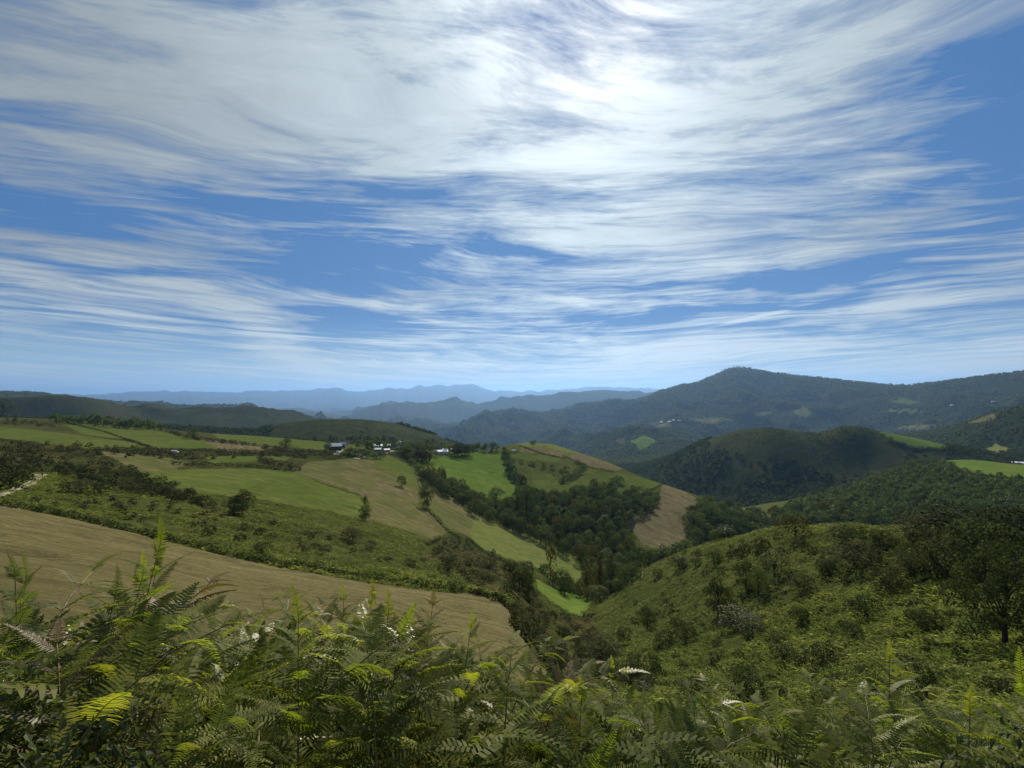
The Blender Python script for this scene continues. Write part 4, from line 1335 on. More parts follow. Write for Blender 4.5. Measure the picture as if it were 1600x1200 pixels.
# tufts of grass roughening the meadow nearest the viewer
x, y, z, r, reg, vis = ring_pts(30000, 20, 150, 1)
ii = np.where((reg == 20) & vis)[0][:9000]
TUFT = []
for i in range(3):
    q_ = frond_blades(4, 640 + i, width=0.12)
    TUFT.append(q_)
F_STRAW = foliage_mat("straw", [(0.105, 0.078, 0.040), (0.075, 0.062, 0.030), (0.13, 0.095, 0.05)], 0.3, rough=0.6, spec=0.2)
s = rng.uniform(0.25, 0.5, len(ii))
stamp("stubble", TUFT, np.stack([x[ii], y[ii], z[ii] - 0.05, r[ii], s, s * 0.5], 1), F_STRAW, 9, label="cut stubble tufts on the brown mown field")


# ================================================================== hedges: one thing each
def hedge(line, w, h, mat, label, dmin=0, dmax=1e9, leaf=0.5, density=1.0, seed=0, group=None):
    pts = along(line, w * 0.45, 0.12, (0.8, 1.25), dmin, dmax)
    if len(pts) < 2:
        print("no hedge", label)
        return
    protos = [unit_crown(int(46 * density), 5, 700 + seed * 7 + i, leaf / w) for i in range(4)]
    it = np.array(pts)
    ox, oy, oz = it[0, 0], it[0, 1], it[0, 2]
    it[:, 5 - 1] *= w
    items = np.column_stack([it[:, 0] - ox, it[:, 1] - oy, it[:, 2] - oz - 0.1 * h, it[:, 3], it[:, 4], it[:, 4] / w * h])
    r = np.random.default_rng(seed + 50)
    Vs = []
    for row in items:
        pv_ = protos[r.integers(4)]
        a = r.uniform(0, 6.28)
        c, s = math.cos(a), math.sin(a)
        Vs.append(np.stack([(pv_[:, 0] * c - pv_[:, 1] * s) * row[4] + row[0], (pv_[:, 0] * s + pv_[:, 1] * c) * row[4] + row[1], pv_[:, 2] * row[5] + row[2]], 1))
    V = np.concatenate(Vs)
    o = link("hedge", mesh_np("hedge", V, np.arange(len(V)).reshape(-1, 4), mat), None, label=label, category="hedge")
    o.location = (ox, oy, oz)


hedge([(0, 788), (100, 806), (200, 828), (300, 854), (400, 877), (500, 895), (600, 911), (700, 923), (730, 922)], 1.9, 1.5, F_TREE, "long dark green fringe of bracken and bramble along the upper edge of the mown field", 60, 230, 0.42, 1.3, 1)
hedge([(735, 926), (780, 939), (800, 955), (806, 985), (824, 1003), (852, 1040), (884, 1084)], 1.5, 1.1, F_SHRUB, "ragged grassy fringe along the right end of the mown field", 25, 130, 0.35, 1.3, 2)
hedge([(105, 661), (160, 674), (200, 688), (234, 699)], 2.5, 1.6, F_SHRUB, "thin hedge running downhill between the two upper left meadows", 350, 1100, 0.8, 0.7, 3)
hedge([(145, 703), (250, 704), (345, 705), (400, 707), (510, 706)], 3.5, 2.2, F_SHRUB, "long hedge along the foot of the upper meadows", 300, 1000, 0.9, 0.8, 4)
hedge([(270, 726), (330, 727), (400, 731), (455, 738)], 4, 2.4, F_BROOM, "hedge along the top of the large green meadow", 250, 800, 0.9, 0.8, 5)
hedge([(515, 706), (560, 716), (600, 710)], 3.5, 2.5, F_TREE, "hedge following the lane under the left half of the village", 300, 900, 0.9, 0.8, 6)
hedge([(665, 795), (680, 810), (700, 832), (720, 842)], 2.2, 1.4, F_SHRUB, "low hedge beside the pale lane going down from the narrow tree", 200, 600, 0.6, 0.8, 7)
hedge([(735, 846), (760, 866), (790, 880), (820, 905), (845, 935)], 2.2, 1.5, F_BROOM, "hedge below the pale meadow, dropping to the little bright one", 200, 500, 0.6, 0.8, 8)
hedge([(590, 852), (630, 860), (655, 862), (690, 842)], 3.2, 2.0, F_SHRUB, "brown hedge along the bottom of the dry meadow", 200, 500, 0.7, 0.9, 9)
hedge([(812, 697), (850, 710), (885, 717)], 3, 1.8, F_BROOM, "hedge between the stubble strip and the meadow below it", 500, 1000, 0.8, 0.7, 10)
hedge([(1005, 770), (1022, 764), (1036, 757)], 3, 1.8, F_BROOM, "short hedge between the lower green meadow and the tan field", 450, 900, 0.8, 0.7, 11)
hedge([(1386, 688), (1425, 700), (1478, 703)], 8, 6, F_TREE, "dark tree hedge under the bright meadow on the far green hill", 1200, 1900, 2.2, 0.8, 12)
hedge([(1478, 716), (1520, 714), (1600, 722)], 6, 4, F_TREE, "hedge along the top of the bright ridge meadow at the right edge", 900, 1400, 1.8, 0.8, 13)
hedge([(880, 712), (915, 729), (960, 738)], 3, 1.8, F_SHRUB, "hedge along the lower side of the brown stubble field", 500, 1000, 0.8, 0.7, 14)


# ================================================================== lanes
def ribbon(name, line, w, mat, dmin=0, dmax=1e9, lift=0.10, **props):
    pts = []
    for (x0, y0), (x1, y1) in zip(line[:-1], line[1:]):
        m_ = max(2, int(math.hypot(x1 - x0, y1 - y0) / 2))
        for k in range(m_):
            pts.append((x0 + (x1 - x0) * k / m_, y0 + (y1 - y0) * k / m_))
    pts = np.array(pts)
    x, y, z, r = hit(pts[:, 0], pts[:, 1])
    ok = (r > dmin) & (r < dmax)
    x, y = x[ok], y[ok]
    if len(x) < 3:
        print("no ribbon", name)
        return
    for _ in range(3):
        x[1:-1] = (x[:-2] + 2 * x[1:-1] + x[2:]) / 4
        y[1:-1] = (y[:-2] + 2 * y[1:-1] + y[2:]) / 4
    tx, ty = np.gradient(x), np.gradient(y)
    ln_ = np.hypot(tx, ty) + 1e-6
    nx, ny = -ty / ln_, tx / ln_
    V = []
    ww = w * (1 + 0.25 * np.sin(np.arange(len(x)) * 1.7))
    offs = (-0.5, -0.17, 0.17, 0.5)
    for o_ in offs:
        ax, ay = x + nx * ww * o_, y + ny * ww * o_
        V.append(np.stack([ax, ay, ground_z(ax, ay) + lift], 1))
    n = len(x)
    V = np.concatenate(V)
    Fq = []
    for b_ in range(3):
        for k in range(n - 1):
            Fq.append((b_ * n + k, b_ * n + k + 1, (b_ + 1) * n + k + 1, (b_ + 1) * n + k))
    o = link(name, mesh_np(name, V, np.array(Fq), mat, True), kind="structure")


M['path'] = ground_mat("pale_path", [(0.36, 0.33, 0.27), (0.30, 0.27, 0.21), (0.22, 0.20, 0.15)], 0.2, 1.2, bump=0.3, bump_scale=0.1)
M['lane'] = ground_mat("village_lane", [(0.32, 0.32, 0.31), (0.26, 0.26, 0.25), (0.22, 0.22, 0.20)], 0.2, 1.2, bump=0.2, bump_scale=0.1)
ribbon("footpath", [(-60, 792), (0, 773), (25, 765), (45, 758), (57, 750), (63, 744), (72, 740)], 2.0, M['path'], 60, 500, 0.15)
ribbon("footpath", [(40, 757), (55, 747), (60, 742), (48, 740)], 1.3, M['path'], 60, 600, 0.15)
ribbon("lane", [(524, 711), (532, 704), (536, 701)], 5.0, M['lane'], 300, 900, 0.3)
ribbon("lane", [(555, 717), (570, 713), (590, 711), (600, 709), (616, 704)], 5.0, M['lane'], 300, 900, 0.35)
ribbon("lane", [(652, 745), (655, 752), (658, 762), (664, 790), (670, 805), (680, 815), (698, 835)], 1.1, M['tan'], 200, 800, 0.2)
ribbon("footpath", [(470, 740), (500, 750), (540, 763), (570, 771), (590, 774)], 1.5, M['tan'], 200, 700, 0.15)
ribbon("stream_path", [(1002, 878), (1004, 886), (1004, 900), (1001, 906)], 0.7, M['tan'], 180, 900, 0.3)

# ================================================================== buildings
SLATE = plain_mat("shining_slate_roof", (0.42, 0.43, 0.45), 0.32, 0.8, 0.12, 2.0, 0.1)  # light grey base holds the sun's shine off the slates
SLATE_D = plain_mat("grey_slate_roof", (0.16, 0.16, 0.17), 0.38, 0.7, 0.2, 2.0, 0.1)
STONE = plain_mat("stone_wall", (0.10, 0.09, 0.085), 0.9, 0.15, 0.3, 3.0)
STONE_L = plain_mat("pale_stone_wall", (0.26, 0.24, 0.21), 0.9, 0.15, 0.25, 3.0)
WHITEW = plain_mat("white_wall", (0.72, 0.71, 0.68), 0.85, 0.2, 0.06, 3.0)
GLASS = plain_mat("window_glass", (0.02, 0.025, 0.03), 0.1, 0.6, 0.1)
WOODD = plain_mat("door_wood", (0.08, 0.05, 0.03), 0.7, 0.3)
WHITER = plain_mat("shining_white_roof", (0.78, 0.78, 0.77), 0.3, 0.6, 0.04, 2.0, 0.05)  # sun glare on the village roofs painted in as a white base
PAINTW = plain_mat("white_paint", (0.78, 0.78, 0.77), 0.3, 0.5, 0.03)
RUBBER = plain_mat("rubber", (0.02, 0.02, 0.02), 0.8, 0.2)


def boxv(x0, x1, y0, y1, z0, z1):
    v = np.array([(x, y, z) for z in (z0, z1) for y in (y0, y1) for x in (x0, x1)], float)
    f = np.array([(0, 2, 3, 1), (4, 5, 7, 6), (0, 1, 5, 4), (2, 6, 7, 3), (0, 4, 6, 2), (1, 3, 7, 5)])
    return v, f


def house(px, py, wpx, rot, label, wall, roof, ratio=0.6, wallh=3.2, roofh=2.2, category="house", name="house", chimney=True, r_over=None, windows=3):
    p, r = at(px, py)
    if not r == r:
        print("no house", label)
        return
    w = wpx * r / FPX
    d = w * ratio
    o = empty(name, (p.x, p.y, p.z - 0.3), rot - math.atan2(p.x, p.y), label=label, category=category)
    hx, hy = w / 2, d / 2
    v = np.array([(-hx, -hy, 0), (hx, -hy, 0), (hx, hy, 0), (-hx, hy, 0), (-hx, -hy, wallh), (hx, -hy, wallh), (hx, hy, wallh), (-hx, hy, wallh),
                  (-hx, 0, wallh + roofh), (hx, 0, wallh + roofh)])
    me = bpy.data.meshes.new("wall")
    me.from_pydata([tuple(a) for a in v], [], [(0, 1, 5, 4), (2, 3, 7, 6), (1, 2, 6, 9, 5), (3, 0, 4, 8, 7)])
    me.materials.append(wall)
    link("wall", me, o)
    e, t = 0.45, 0.22
    k = roofh / hy
    zr = wallh + roofh + 0.05
    zl = wallh - k * e + 0.05
    X = hx + e
    rv = [(-X, -hy - e, zl), (X, -hy - e, zl), (X, 0, zr), (-X, 0, zr), (X, hy + e, zl), (-X, hy + e, zl)]
    rv += [(a, b, c + t) for a, b, c in rv]
    rf = [(0, 3, 2, 1), (3, 5, 4, 2), (6, 7, 8, 9), (9, 8, 10, 11), (0, 1, 7, 6), (4, 5, 11, 10), (1, 2, 8, 7), (2, 4, 10, 8), (3, 0, 6, 9), (5, 3, 9, 11)]
    me = bpy.data.meshes.new("roof")
    me.from_pydata(rv, [], rf)
    me.materials.append(roof)
    ro = link("roof", me, o)
    if chimney:
        v, f = boxv(hx * 0.4, hx * 0.4 + 0.8, -0.4, 0.4, zr - 0.4, zr + 1.1)
        link("chimney", mesh_np("chimney", v, f, wall), ro)
    v, f = boxv(-0.5, 0.5, -hy - 0.06, -hy + 0.05, 0.3, 2.4)
    link("door", mesh_np("door", v, f, WOODD), o)
    for i in range(windows):
        cx = -hx + (i + 0.5) * w / windows
        if abs(cx) < 0.9:
            cx += 1.6
        v, f = boxv(cx - 0.55, cx + 0.55, -hy - 0.05, -hy + 0.05, 1.4, 2.5)
        link("window", mesh_np("window", v, f, GLASS), o)
    return o


house(524, 703, 17, 0.05, "large dark stone barn with a shining slate roof at the left end of the village", STONE, SLATE, 0.7, 4.6, 2.6, "barn", "barn", False)
house(514, 699, 8, 0.4, "small light-roofed outbuilding at the left of the dark stone barn", STONE_L, SLATE, 0.8, 3.0, 1.4, "shed", "shed", False, windows=1)
house(536, 699, 9, -0.3, "narrow pale-roofed house just right of the dark stone barn", STONE_L, SLATE, 0.8, 4.0, 2.0, windows=2)
house(597, 700, 24, 0.12, "house with the widest bright white roof in the middle of the village", WHITEW, WHITER, 0.6, 3.4, 1.8)
house(591, 705, 9, -0.25, "small white-roofed shed below the widest white roof", STONE_L, WHITER, 0.8, 2.6, 1.2, "shed", "shed", False, windows=1)
house(604, 706, 8, 0.3, "second small white-roofed shed, by the bend of the lane", STONE_L, WHITER, 0.8, 2.6, 1.2, "shed", "shed", False, windows=1)
house(629, 703, 17, -0.2, "grey slate-roofed house half hidden by the village trees", STONE_L, SLATE_D, 0.6, 3.4, 2.4)
house(622, 694, 10, 0.35, "pale house wall behind the trees at the top of the village", WHITEW, SLATE_D, 0.7, 4.0, 2.0, windows=2)
house(698, 704, 20, 0.1, "upper white-roofed farm building at the right end of the village", STONE_L, WHITER, 0.6, 3.6, 1.8, "farm building", "farm_building", False)
house(689, 709, 21, 0.1, "lower long pale farm building in front of the white-roofed one", WHITEW, WHITER, 0.5, 3.2, 1.6, "farm building", "farm_building", False)
house(803, 706, 5, 0.0, "tiny white hut on the meadow at the crest", WHITEW, WHITER, 0.7, 2.0, 1.0, "hut", "hut", False, windows=1)
house(1592, 725, 11, 0.05, "low white barn on the bright ridge meadow at the right edge", WHITEW, WHITER, 0.5, 3.0, 2.0, "barn", "barn", False)
for i, (a, b, w_, nm) in enumerate([(1034, 660, 4.5, "leftmost white house of the far hamlet beyond the valley"), (1046, 659, 5, "middle white house of the far hamlet, wider than its neighbours"), (1052, 658, 4, "white house next to the widest one in the far hamlet"),
                                    (1061, 658, 4.5, "rightmost white house of the far hamlet beyond the valley"), (1488, 634, 4, "lone white house under the right-hand mountain"), (1552, 628, 3.5, "tiny white house high on the right-hand mountain side")]):
    house(a, b, w_, 0.1 * i, nm, WHITEW, SLATE if i % 2 else WHITER, 0.6, 6.0, 4.0, windows=2)

# a small white van on the lane between the hill meadows
p, r = at(273, 708)
van = empty("parked_van", p, 0.3, label="small white van parked between the upper left meadows", category="van")
prof = [(-2.4, 0.45), (2.3, 0.45), (2.4, 1.1), (1.7, 1.3), (1.1, 2.1), (-2.35, 2.15)]
vv = [(a, s * 0.95, b) for s in (-1, 1) for a, b in prof]
ff = [tuple(range(6)), tuple(range(11, 5, -1))] + [(i, (i + 1) % 6 + 0, (i + 1) % 6 + 6, i + 6) for i in range(6)]
me = bpy.data.meshes.new("body")
me.from_pydata(vv, [], ff)
me.materials.append(PAINTW)
link("body", me, van)
for sx_ in (-1.5, 1.5):
    for sy_ in (-0.95, 0.95):
        v, f = tube([(sx_, sy_ - 0.12, 0.35), (sx_, sy_ + 0.12, 0.35)], [0.35, 0.35], 10)
        link("wheel", mesh_np("wheel", v, f, RUBBER), van)
me = bpy.data.meshes.new("windscreen")
me.from_pydata([(1.68, -0.8, 1.36), (1.68, 0.8, 1.36), (1.17, 0.8, 2.04), (1.17, -0.8, 2.04)], [], [(0, 1, 2, 3)])
me.materials.append(GLASS)
me.transform(__import__("mathutils").Matrix.Translation((0.03, 0, 0.02)))
link("windscreen", me, van)


# ================================================================== walkers on the path
def person(loc, rz, label, top, legs, pack, lean=0.06):
    o = empty("person", loc, rz, label=label, category="person")
    J = {'pelvis': (0, 0, 0.95), 'chest': (0, lean, 1.28), 'neck': (0, lean * 1.5, 1.48), 'head': (0, lean * 1.9, 1.62), 'crown': (0, lean * 1.8, 1.74)}
    V = [J['pelvis'], J['chest'], J['neck'], J['head'], J['crown']]
    E = [(0, 1), (1, 2), (2, 3), (3, 4)]
    rad = [0.15, 0.17, 0.06, 0.10, 0.07]
    for s in (-1, 1):
        b = len(V)
        V += [(s * 0.19, lean, 1.42), (s * 0.24, 0.0 + s * 0.08, 1.15), (s * 0.23, 0.16 + s * 0.10, 0.93), (s * 0.22, 0.22 + s * 0.1, 0.86)]
        E += [(1, b), (b, b + 1), (b + 1, b + 2), (b + 2, b + 3)]
        rad += [0.065, 0.048, 0.036, 0.035]
        b = len(V)
        V += [(s * 0.10, 0.0, 0.86), (s * 0.11, 0.12 * s + 0.04, 0.48), (s * 0.11, 0.26 * s - 0.02, 0.09), (s * 0.11, 0.26 * s + 0.14, 0.04)]
        E += [(0, b), (b, b + 1), (b + 1, b + 2), (b + 2, b + 3)]
        rad += [0.10, 0.065, 0.045, 0.04]
    me = bpy.data.meshes.new("body")
    me.from_pydata(V, E, [])
    for mt in (top, legs, SKIN):
        me.materials.append(mt)
    bo = link("body", me, o)
    sk = bo.modifiers.new("skin", 'SKIN')
    for i, rr in enumerate(rad):
        me.skin_vertices[0].data[i].radius = (rr, rr * (0.75 if i < 2 else 1))
    me.skin_vertices[0].data[0].use_root = True
    sb = bo.modifiers.new("sub", 'SUBSURF')
    sb.levels = sb.render_levels = 1
    dg = bpy.context.evaluated_depsgraph_get()
    ev = bpy.data.meshes.new_from_object(bo.evaluated_get(dg))
    bo.modifiers.clear()
    bo.data = ev
    ev.materials.clear()
    for mt in (top, legs, SKIN):
        ev.materials.append(mt)
    for pg in ev.polygons:
        c = pg.center
        pg.material_index = 2 if c.z > 1.5 or (abs(c.x) > 0.18 and c.z < 1.1) else (1 if c.z < 0.97 else 0)
        pg.use_smooth = True
    P, N = crown_pts(60, 3, 5)
    v, f = leaf_quads(P * [0.2, 0.2, 0.2] + [0, lean * 1.7, 1.63], N, 0.08)
    v2, f2 = tube([(0, lean * 1.8, 1.66), (0, lean * 1.8, 1.72), (0, lean * 1.8, 1.80)], [0.17, 0.105, 0.05], 10)
    link("hat", mesh_np("hat", v2, f2, pack), o)
    v, f = tube([(0, -0.17, 0.98), (0, -0.20, 1.05), (0, -0.20, 1.38), (0, -0.15, 1.48)], [0.10, 0.17, 0.16, 0.08], 8)
    link("backpack", mesh_np("backpack", v, f, pack, True), o)


SKIN = plain_mat("skin", (0.35, 0.2, 0.14), 0.6, 0.3, 0.05)
CL1 = plain_mat("dark_jacket", (0.02, 0.022, 0.03), 0.8, 0.2, 0.1)
CL2 = plain_mat("dark_trousers", (0.03, 0.03, 0.035), 0.8, 0.2, 0.1)
CL3 = plain_mat("dark_pack", (0.03, 0.035, 0.03), 0.8, 0.2, 0.1)
p, r = at(66, 746)
person((p.x, p.y, p.z + 0.15), 0.9, "walker in dark clothes with a rucksack on the pale path", CL1, CL2, CL3)

# ================================================================== the ferns at the viewer's feet
def pinna_mesh(seed, mat, pairs=16, curl=0.25, droop=0.35, name="frond"):
    """one side frond of bracken, 1 long in +Y: slim midrib with two rows of lobed leaflets"""
    r = np.random.default_rng(seed)
    V, Fq = [], []
    bend = r.normal() * 0.12

    def axis(t):
        return np.array([bend * t * t, t, 0.16 * t - droop * t * t])
    for i in range(pairs):
        t = 0.06 + 0.92 * (i + 0.5) / pairs
        c = axis(t)
        ln_ = 0.24 * (1 - t) ** 0.75 * (0.6 + 0.4 * min(1, t * 5)) + 0.012
        wd = 0.5 / pairs * 0.88
        for s in (-1, 1):
            tt = t + s * 0.25 / pairs
            c = axis(tt)
            d = np.array([s * 1.0, 0.32 + r.normal() * 0.05, r.normal() * 0.10 + 0.10])
            d /= np.linalg.norm(d)
            L_ = ln_ * r.uniform(0.85, 1.12)
            w = np.array([0, wd * 0.95, 0.0])
            dz_ = np.array([0, 0, -curl * L_])
            b = len(V)
            # two folded lobes: six points, two quads
            V += [c - w * 0.75, c + w * 0.75, c + d * L_ * 0.55 + w * 0.72 + dz_ * 0.2, c + d * L_ * 0.55 - w * 0.72 + dz_ * 0.2,
                  c + d * L_ + w * 0.22 + dz_, c + d * L_ - w * 0.22 + dz_]
            Fq += [(b, b + 1, b + 2, b + 3), (b + 3, b + 2, b + 4, b + 5)]
    v, f = tube([axis(t) + [0, 0, -0.004] for t in (0, 0.3, 0.6, 0.98)], [0.008, 0.006, 0.004, 0.002], 3)
    V2, F2 = merge([(np.array(V), np.array(Fq)), (v, f)])
    return mesh_np(name, V2, F2, mat)


FR = {}
for key, mt in (('g', F_FERN), ('b', F_FERNB), ('y', F_FERNY), ('d', F_FERND)):
    FR[key] = [pinna_mesh(800 + i, mt, pairs=[19, 22, 25][i % 3], curl=[0.15, 0.4, 0.25, 0.6, 0.3][i], droop=[0.3, 0.55, 0.2, 0.45, 0.7][i]) for i in range(5)]


def fern(x, y, h, kind, label, group, lean=None, upright=False, seed=0, vig=1.0):
    r = np.random.default_rng(seed)
    z0 = float(ground_z(x, y)) - 0.03
    o = empty("bracken_fern", (x, y, z0), 0, label=label, category="fern")
    if group:
        o["group"] = group
    a = r.uniform(0, 6.283) if lean is None else lean
    la = np.array([math.cos(a), math.sin(a), 0])
    bendk = (0.10 if upright else r.uniform(0.22, 0.62)) * h
    top = h / (1.0 if upright else 0.93)

    def ax(t):
        sag = 0.0 if upright else 0.20 * max(0, t - 0.6) ** 2 * 6 * h
        return la * bendk * t ** 2.2 + np.array([0, 0, top * t - sag])
    ts = np.linspace(0, 1, 9)
    v, f = tube([ax(t) for t in ts], [0.0065 * (1 - 0.75 * t) for t in ts], 4)
    link("stalk", mesh_np("stalk", v, f, STALKB if kind == 'b' else STALK, True), o)
    t0 = 0.30
    npair = int(r.integers(8, 12)) + (2 if upright else 0)
    for k in range(npair):
        t = t0 + (0.98 - t0) * (k / (npair - 1)) ** 0.85
        c = ax(t)
        tg = ax(min(1, t + 0.03)) - ax(t - 0.03)
        tg /= np.linalg.norm(tg)
        side = np.cross(tg, la if abs(tg @ la) < 0.95 else np.array([0, 0, 1.0]))
        side /= np.linalg.norm(side)
        rot_ = r.normal() * 0.35 + (k * 0.5 if upright else 0)
        q1 = np.cross(tg, side)
        side = side * math.cos(rot_) + q1 * math.sin(rot_)
        u_ = (t - t0) / (1 - t0)
        ln_ = vig * h * (0.30 if upright else 0.34) * (1 - u_) ** 0.75 * min(1, 0.62 + u_ * 3) + 0.06
        ln_ = min(ln_, 0.27)
        for s in (-1, 1):
            d = side * s + tg * (0.42 + 0.5 * u_) + np.array([0, 0, 0.05])
            d = Vector(d / np.linalg.norm(d))
            nrm = Vector(tg) + Vector((0, 0, 1.2)) + Vector(tuple(r.normal(size=3) * 0.25))
            xx = d.cross(nrm).normalized()
            zz = xx.cross(d).normalized()
            mt = __import__("mathutils").Matrix((xx, d, zz)).transposed()
            fo = link("frond", random.choice(FR[kind]), o)
            fo.location = tuple(c)
            fo.rotation_mode = 'QUATERNION'
            fo.rotation_quaternion = mt.to_quaternion()
            L_ = ln_ * r.uniform(0.85, 1.12)
            fo.scale = (L_, L_, L_)
    # the tip
    tg = Vector(tuple(ax(1.0) - ax(0.94))).normalized()
    xx = tg.cross(Vector((0, 0, 1)) if abs(tg.z) < 0.9 else Vector((0, 1, 0))).normalized()
    mt = __import__("mathutils").Matrix((xx, tg, xx.cross(tg))).transposed()
    fo = link("frond", FR[kind][0], o)
    fo.location = tuple(ax(0.97))
    fo.rotation_mode = 'QUATERNION'
    fo.rotation_quaternion = mt.to_quaternion()
    fo.scale = (0.14 * vig, 0.14 * vig, 0.14 * vig)
    return o


# skyline of the fern bank in the photograph: column -> row
SKX = [-100, 0, 60, 110, 150, 210, 260, 300, 350, 420, 500, 560, 620, 700, 760, 820, 870, 930, 1000, 1100, 1200, 1300, 1400, 1500, 1600, 1700]
SKY_ = [900, 900, 895, 930, 960, 950, 965, 940, 925, 930, 945, 940, 955, 970, 992, 1030, 1085, 1095, 1075, 1085, 1105, 1085, 1080, 1095, 1090, 1090]


def fern_h(x, y, jit):
    """stalk height that keeps the tip at or under the fern skyline"""
    d = math.hypot(x, y)
    a = math.atan2(x, y)
    px = 800 + FPX * math.tan(a)
    _, t = ray(px, float(np.interp(px, SKX, SKY_)) + jit)
    return float(t) * d - float(ground_z(x, y))


def at_px(px, d):
    a = math.atan((px - 800) / FPX)
    return math.sin(a) * d, math.cos(a) * d


def fern_at(px, py_top, d, kind, label, upright=True, lean=None, seed=0, vig=1.0):
    x, y = at_px(px, d)
    _, t = ray(px, py_top)
    h = float(t) * d - float(ground_z(x, y))
    fern(x, y, h, kind, label, None, lean, upright, seed, vig)


fern_at(183, 848, 2.7, 'g', "tallest bracken stem, standing up in front of the brown field on the left side", True, 0.6, 11, 1.2)
fern_at(168, 890, 2.8, 'g', "shorter green stem just left of the tallest one", True, 0.2, 31, 1.1)
fern_at(198, 868, 2.9, 'g', "green stem leaning right beside the tallest one", True, 1.1, 32, 1.1)
fern_at(176, 905, 2.6, 'b', "brownish fern in front of the tallest stem", False, 1.4, 33, 1.0)
fern_at(120, 925, 2.5, 'd', "pale fern between the twiggy ones and the tallest stem", True, 1.0, 34)
fern_at(55, 885, 2.3, 'd', "tall pale twiggy fern near the left edge", True, 2.6, 12, 0.8)
fern_at(20, 905, 2.6, 'd', "pale bracken stem next to the left edge of the fern bank", True, 2.0, 13)
fern_at(655, 940, 3.0, 'b', "pointed rusty brown fern standing above the green ones in the centre", True, 0.9, 14, 0.85)
fern_at(640, 975, 2.9, 'b', "shorter rusty fern in front of the pointed brown one", True, 2.4, 15, 0.8)
fern_at(1375, 1026, 3.4, 'y', "bright yellow-green fern rising alone on the right side", True, 0.8, 16, 0.9)
fern_at(312, 925, 3.0, 'y', "yellowish feathery fern left of the centre", False, 0.3, 17)
fern_at(425, 930, 3.3, 'y', "yellow-green fern arching over the brown field edge", False, 0.2, 18)
fern_at(565, 928, 3.2, 'g', "green plume of fern, highest of the central group", True, 1.2, 19, 0.9)
fern_at(540, 935, 3.4, 'g', "green fern plume leaning beside the highest central one", True, 1.9, 20, 0.9)
fern_at(715, 975, 3.1, 'y', "yellow-tipped fern right of the rusty brown one", True, 0.7, 21, 0.9)
fern_at(820, 1025, 2.6, 'b', "curled brown dead fern at the right end of the tall ferns", False, 0.5, 22)
fern_at(770, 990, 3.2, 'g', "leafy fern below the tip of the brown field", False, 0.5, 23)
fern_at(955, 1045, 4.6, 'g', "single pointed fern frond in front of the gully bottom", True, 1.4, 24, 0.9)
fern_at(1440, 1090, 2.6, 'd', "pale curling fern low on the right side", False, 0.5, 25)
fern_at(1520, 1085, 2.8, 'd', "silvery drooping fern near the right corner", False, 2.4, 26)
fern_at(1010, 1110, 2.1, 'd', "silver-green fern in the lower centre catching the light", False, 0.2, 27)
fern_at(990, 1075, 3.2, 'y', "yellowish small fern at the brink right of centre", False, 0.2, 28)
fern_at(480, 1050, 1.9, 'y', "bright yellow fern frond hanging in the lower left middle", False, 0.4, 29)
fern_at(170, 1040, 1.7, 'y', "large lit frond arching in front of the dark bramble", False, 0.2, 30)

NF = 0
r_ = np.random.default_rng(42)
placed = []
ZN = [(1.6, 2.4, 60, 0.22), (2.4, 3.5, 95, 0.24), (3.5, 5.0, 115, 0.28)]
for (d0, d1, n, sep) in ZN:
    c = 0
    tries = 0
    while c < n and tries < 4000:
        tries += 1
        a = r_.uniform(-0.90, 0.90)
        d = math.sqrt(r_.uniform(d0 ** 2, d1 ** 2))
        x, y = math.sin(a) * d, math.cos(a) * d
        if any((x - u) ** 2 + (y - v) ** 2 < sep ** 2 for u, v in placed):
            continue
        px = 800 + FPX * math.tan(a)
        jit = abs(r_.normal()) * 26 + r_.uniform(-8, 14)
        h = fern_h(x, y, jit)
        h = min(h, r_.uniform(1.35, 1.75))
        if h < 0.35:
            h = r_.uniform(0.35, 0.6)
        u_ = r_.random()
        kd = 'g' if u_ < 0.62 else 'y' if u_ < 0.84 else 'd' if u_ < 0.91 else 'b'
        if px > 850 and u_ > 0.85:
            kd = 'd'
        side_ = "left" if px < 520 else "middle" if px < 1050 else "right"
        nm = {'g': "green", 'y': "yellow-green", 'd': "pale silvery", 'b': "browning"}[kd]
        up_ = r_.random() < 0.07
        row = "first" if d < 2.0 else "second" if d < 2.7 else "third" if d < 3.5 else "rearmost"
        bit = "far left" if px < 260 else "left" if px < 520 else "left-centre" if px < 780 else "centre" if px < 1050 else "right-centre" if px < 1300 else "far right"
        tall_ = "tall" if h > 1.25 else "knee-high" if h < 0.7 else "mid-height"
        fern(x, y, h, kd, f"{tall_} {nm} {'upright' if up_ else 'arching'} bracken in the {row} row of ferns, {bit} of the bank", f"ferns of the {side_} foreground", None, up_, 1000 + NF)
        placed.append((x, y))
        c += 1
        NF += 1
print("ferns", NF)

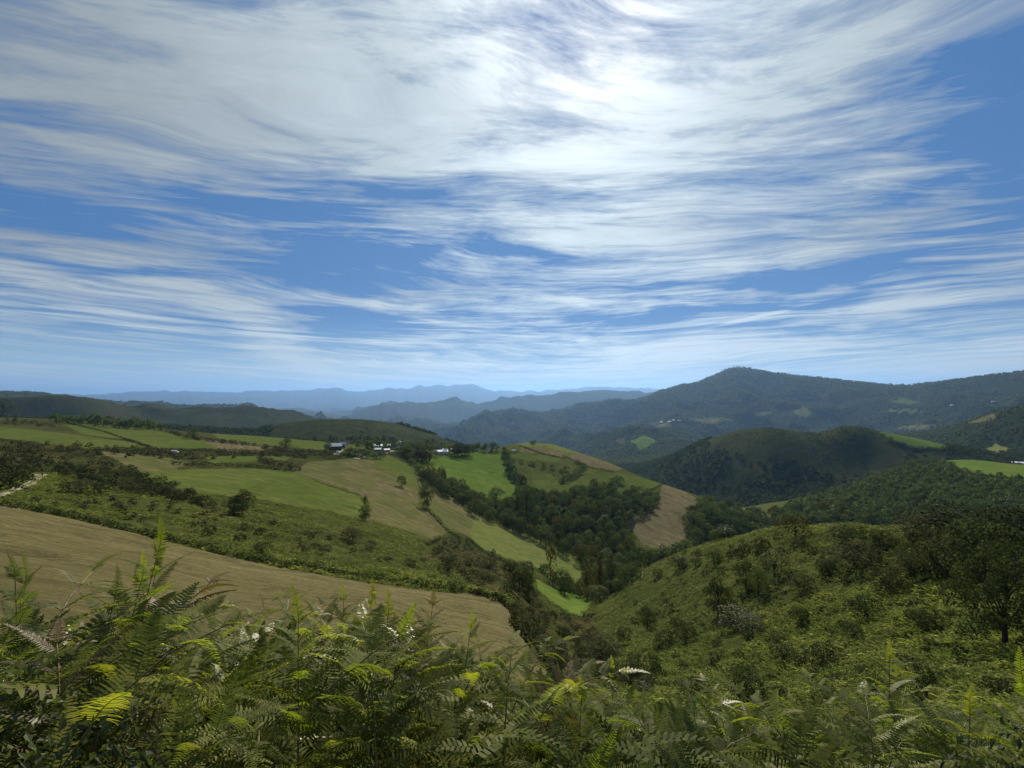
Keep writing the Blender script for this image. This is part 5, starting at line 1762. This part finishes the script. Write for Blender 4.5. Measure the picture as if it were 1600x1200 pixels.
# the next belt of ferns, too many to tell apart
def fern_cloud(seed, kind_n=7):
    r = np.random.default_rng(seed)
    out_ = []
    pv = [pinna_mesh(900 + seed * 3 + i, F_FERN, pairs=11) for i in range(2)]
    arrs = []
    for me in pv:
        co = np.empty(len(me.vertices) * 3, np.float32)
        me.vertices.foreach_get("co", co)
        fi = np.empty(len(me.loops), np.int32)
        me.loops.foreach_get("vertex_index", fi)
        arrs.append(co.reshape(-1, 3)[fi])
        bpy.data.meshes.remove(me)
    for k in range(kind_n):
        a = r.uniform(0, 6.283)
        b = np.array([r.normal() * 0.10, r.normal() * 0.10, r.uniform(0.35, 0.85)])
        d = np.array([math.cos(a), math.sin(a), r.uniform(-0.1, 0.9)])
        d /= np.linalg.norm(d)
        up = np.array([0, 0, 1.0]) + r.normal(size=3) * 0.2
        xx = np.cross(d, up)
        xx /= np.linalg.norm(xx)
        zz = np.cross(xx, d)
        L_ = r.uniform(0.24, 0.40)
        P = arrs[k % 2] * L_
        out_.append(P[:, :1] * xx + P[:, 1:2] * d + P[:, 2:] * zz + b)
    return np.concatenate(out_)


FC = [fern_cloud(i) for i in range(4)]
x, y, z, r, reg, vis = ring_pts(800, 4.6, 12.0, 1)
items = []
for k in range(len(x)):
    h = min(fern_h(x[k], y[k], 20 + abs(rng.normal()) * 25), rng.uniform(0.95, 1.35))
    if h > 0.45 and len(items) < 230:
        items.append((x[k], y[k], z[k] - 0.05, r[k], h * 1.05, h))
for k in range(440):
    d = math.sqrt(rng.uniform(1.7 ** 2, 5.0 ** 2))
    a = rng.uniform(-0.88, 0.88)
    xx_, yy_ = math.sin(a) * d, math.cos(a) * d
    h = min(fern_h(xx_, yy_, 12 + abs(rng.normal()) * 30), 1.6)
    if h > 0.4:
        items.append((xx_, yy_, float(ground_z(xx_, yy_)) - 0.05 + max(0, h - 0.95), d, 0.85, min(h, 0.95)))
stamp("bracken", FC, np.array(items), F_FERN, 12, label="belt of green bracken just behind the nearest ferns")

# brambles with broad glossy leaves in the lower left corner
def bramble_mesh(seed, n=2600):
    r = np.random.default_rng(seed)
    P, N = crown_pts(n, 12, seed, lobe_r=(0.16, 0.34), spread=0.36)
    P = P.copy()
    P[:, 2] = (P[:, 2] - P[:, 2].min()) / np.ptp(P[:, 2])
    N = unit(N + [0, 0, 0.5])
    return mesh_np("foliage", *leaf_quads(P, N, 0.036, 0.6, r), F_BRAM)


def canes(seed):
    r = np.random.default_rng(seed)
    ps = []
    for k in range(7):
        a = r.uniform(0, 6.28)
        e = np.array([math.cos(a), math.sin(a), 0]) * r.uniform(0.3, 0.6)
        ps.append(tube([(0, 0, 0), e * 0.3 + [0, 0, 0.6], e * 0.7 + [0, 0, 0.85], e * 1.1 + [0, 0, 0.6]], [0.007, 0.006, 0.005, 0.003], 4))
    v, f = merge(ps)
    return mesh_np("cane", v, f, STALKB)


BRM = [bramble_mesh(950), bramble_mesh(951)]
CN = [canes(960), canes(961)]
for i, (px, pt, d, w_, lab) in enumerate([
    (10, 1060, 1.75, 0.7, "dark leafy bramble bush in the lower left corner"),
    (80, 1110, 1.6, 0.6, "lowest bramble bush, cut by the bottom edge at the left"),
    (1560, 1150, 2.2, 0.6, "bramble bush in the lower right corner"),
]):
    x, y = at_px(px, d)
    _, t = ray(px, pt)
    zb = float(ground_z(x, y)) - 0.05
    h = max(0.35, float(t) * d - zb)
    o = empty("bramble_bush", (x, y, zb), i * 1.3, (w_, w_, h), label=lab, category="bramble")
    link("foliage", BRM[i % 2], o)
    link("cane", CN[i % 2], o)
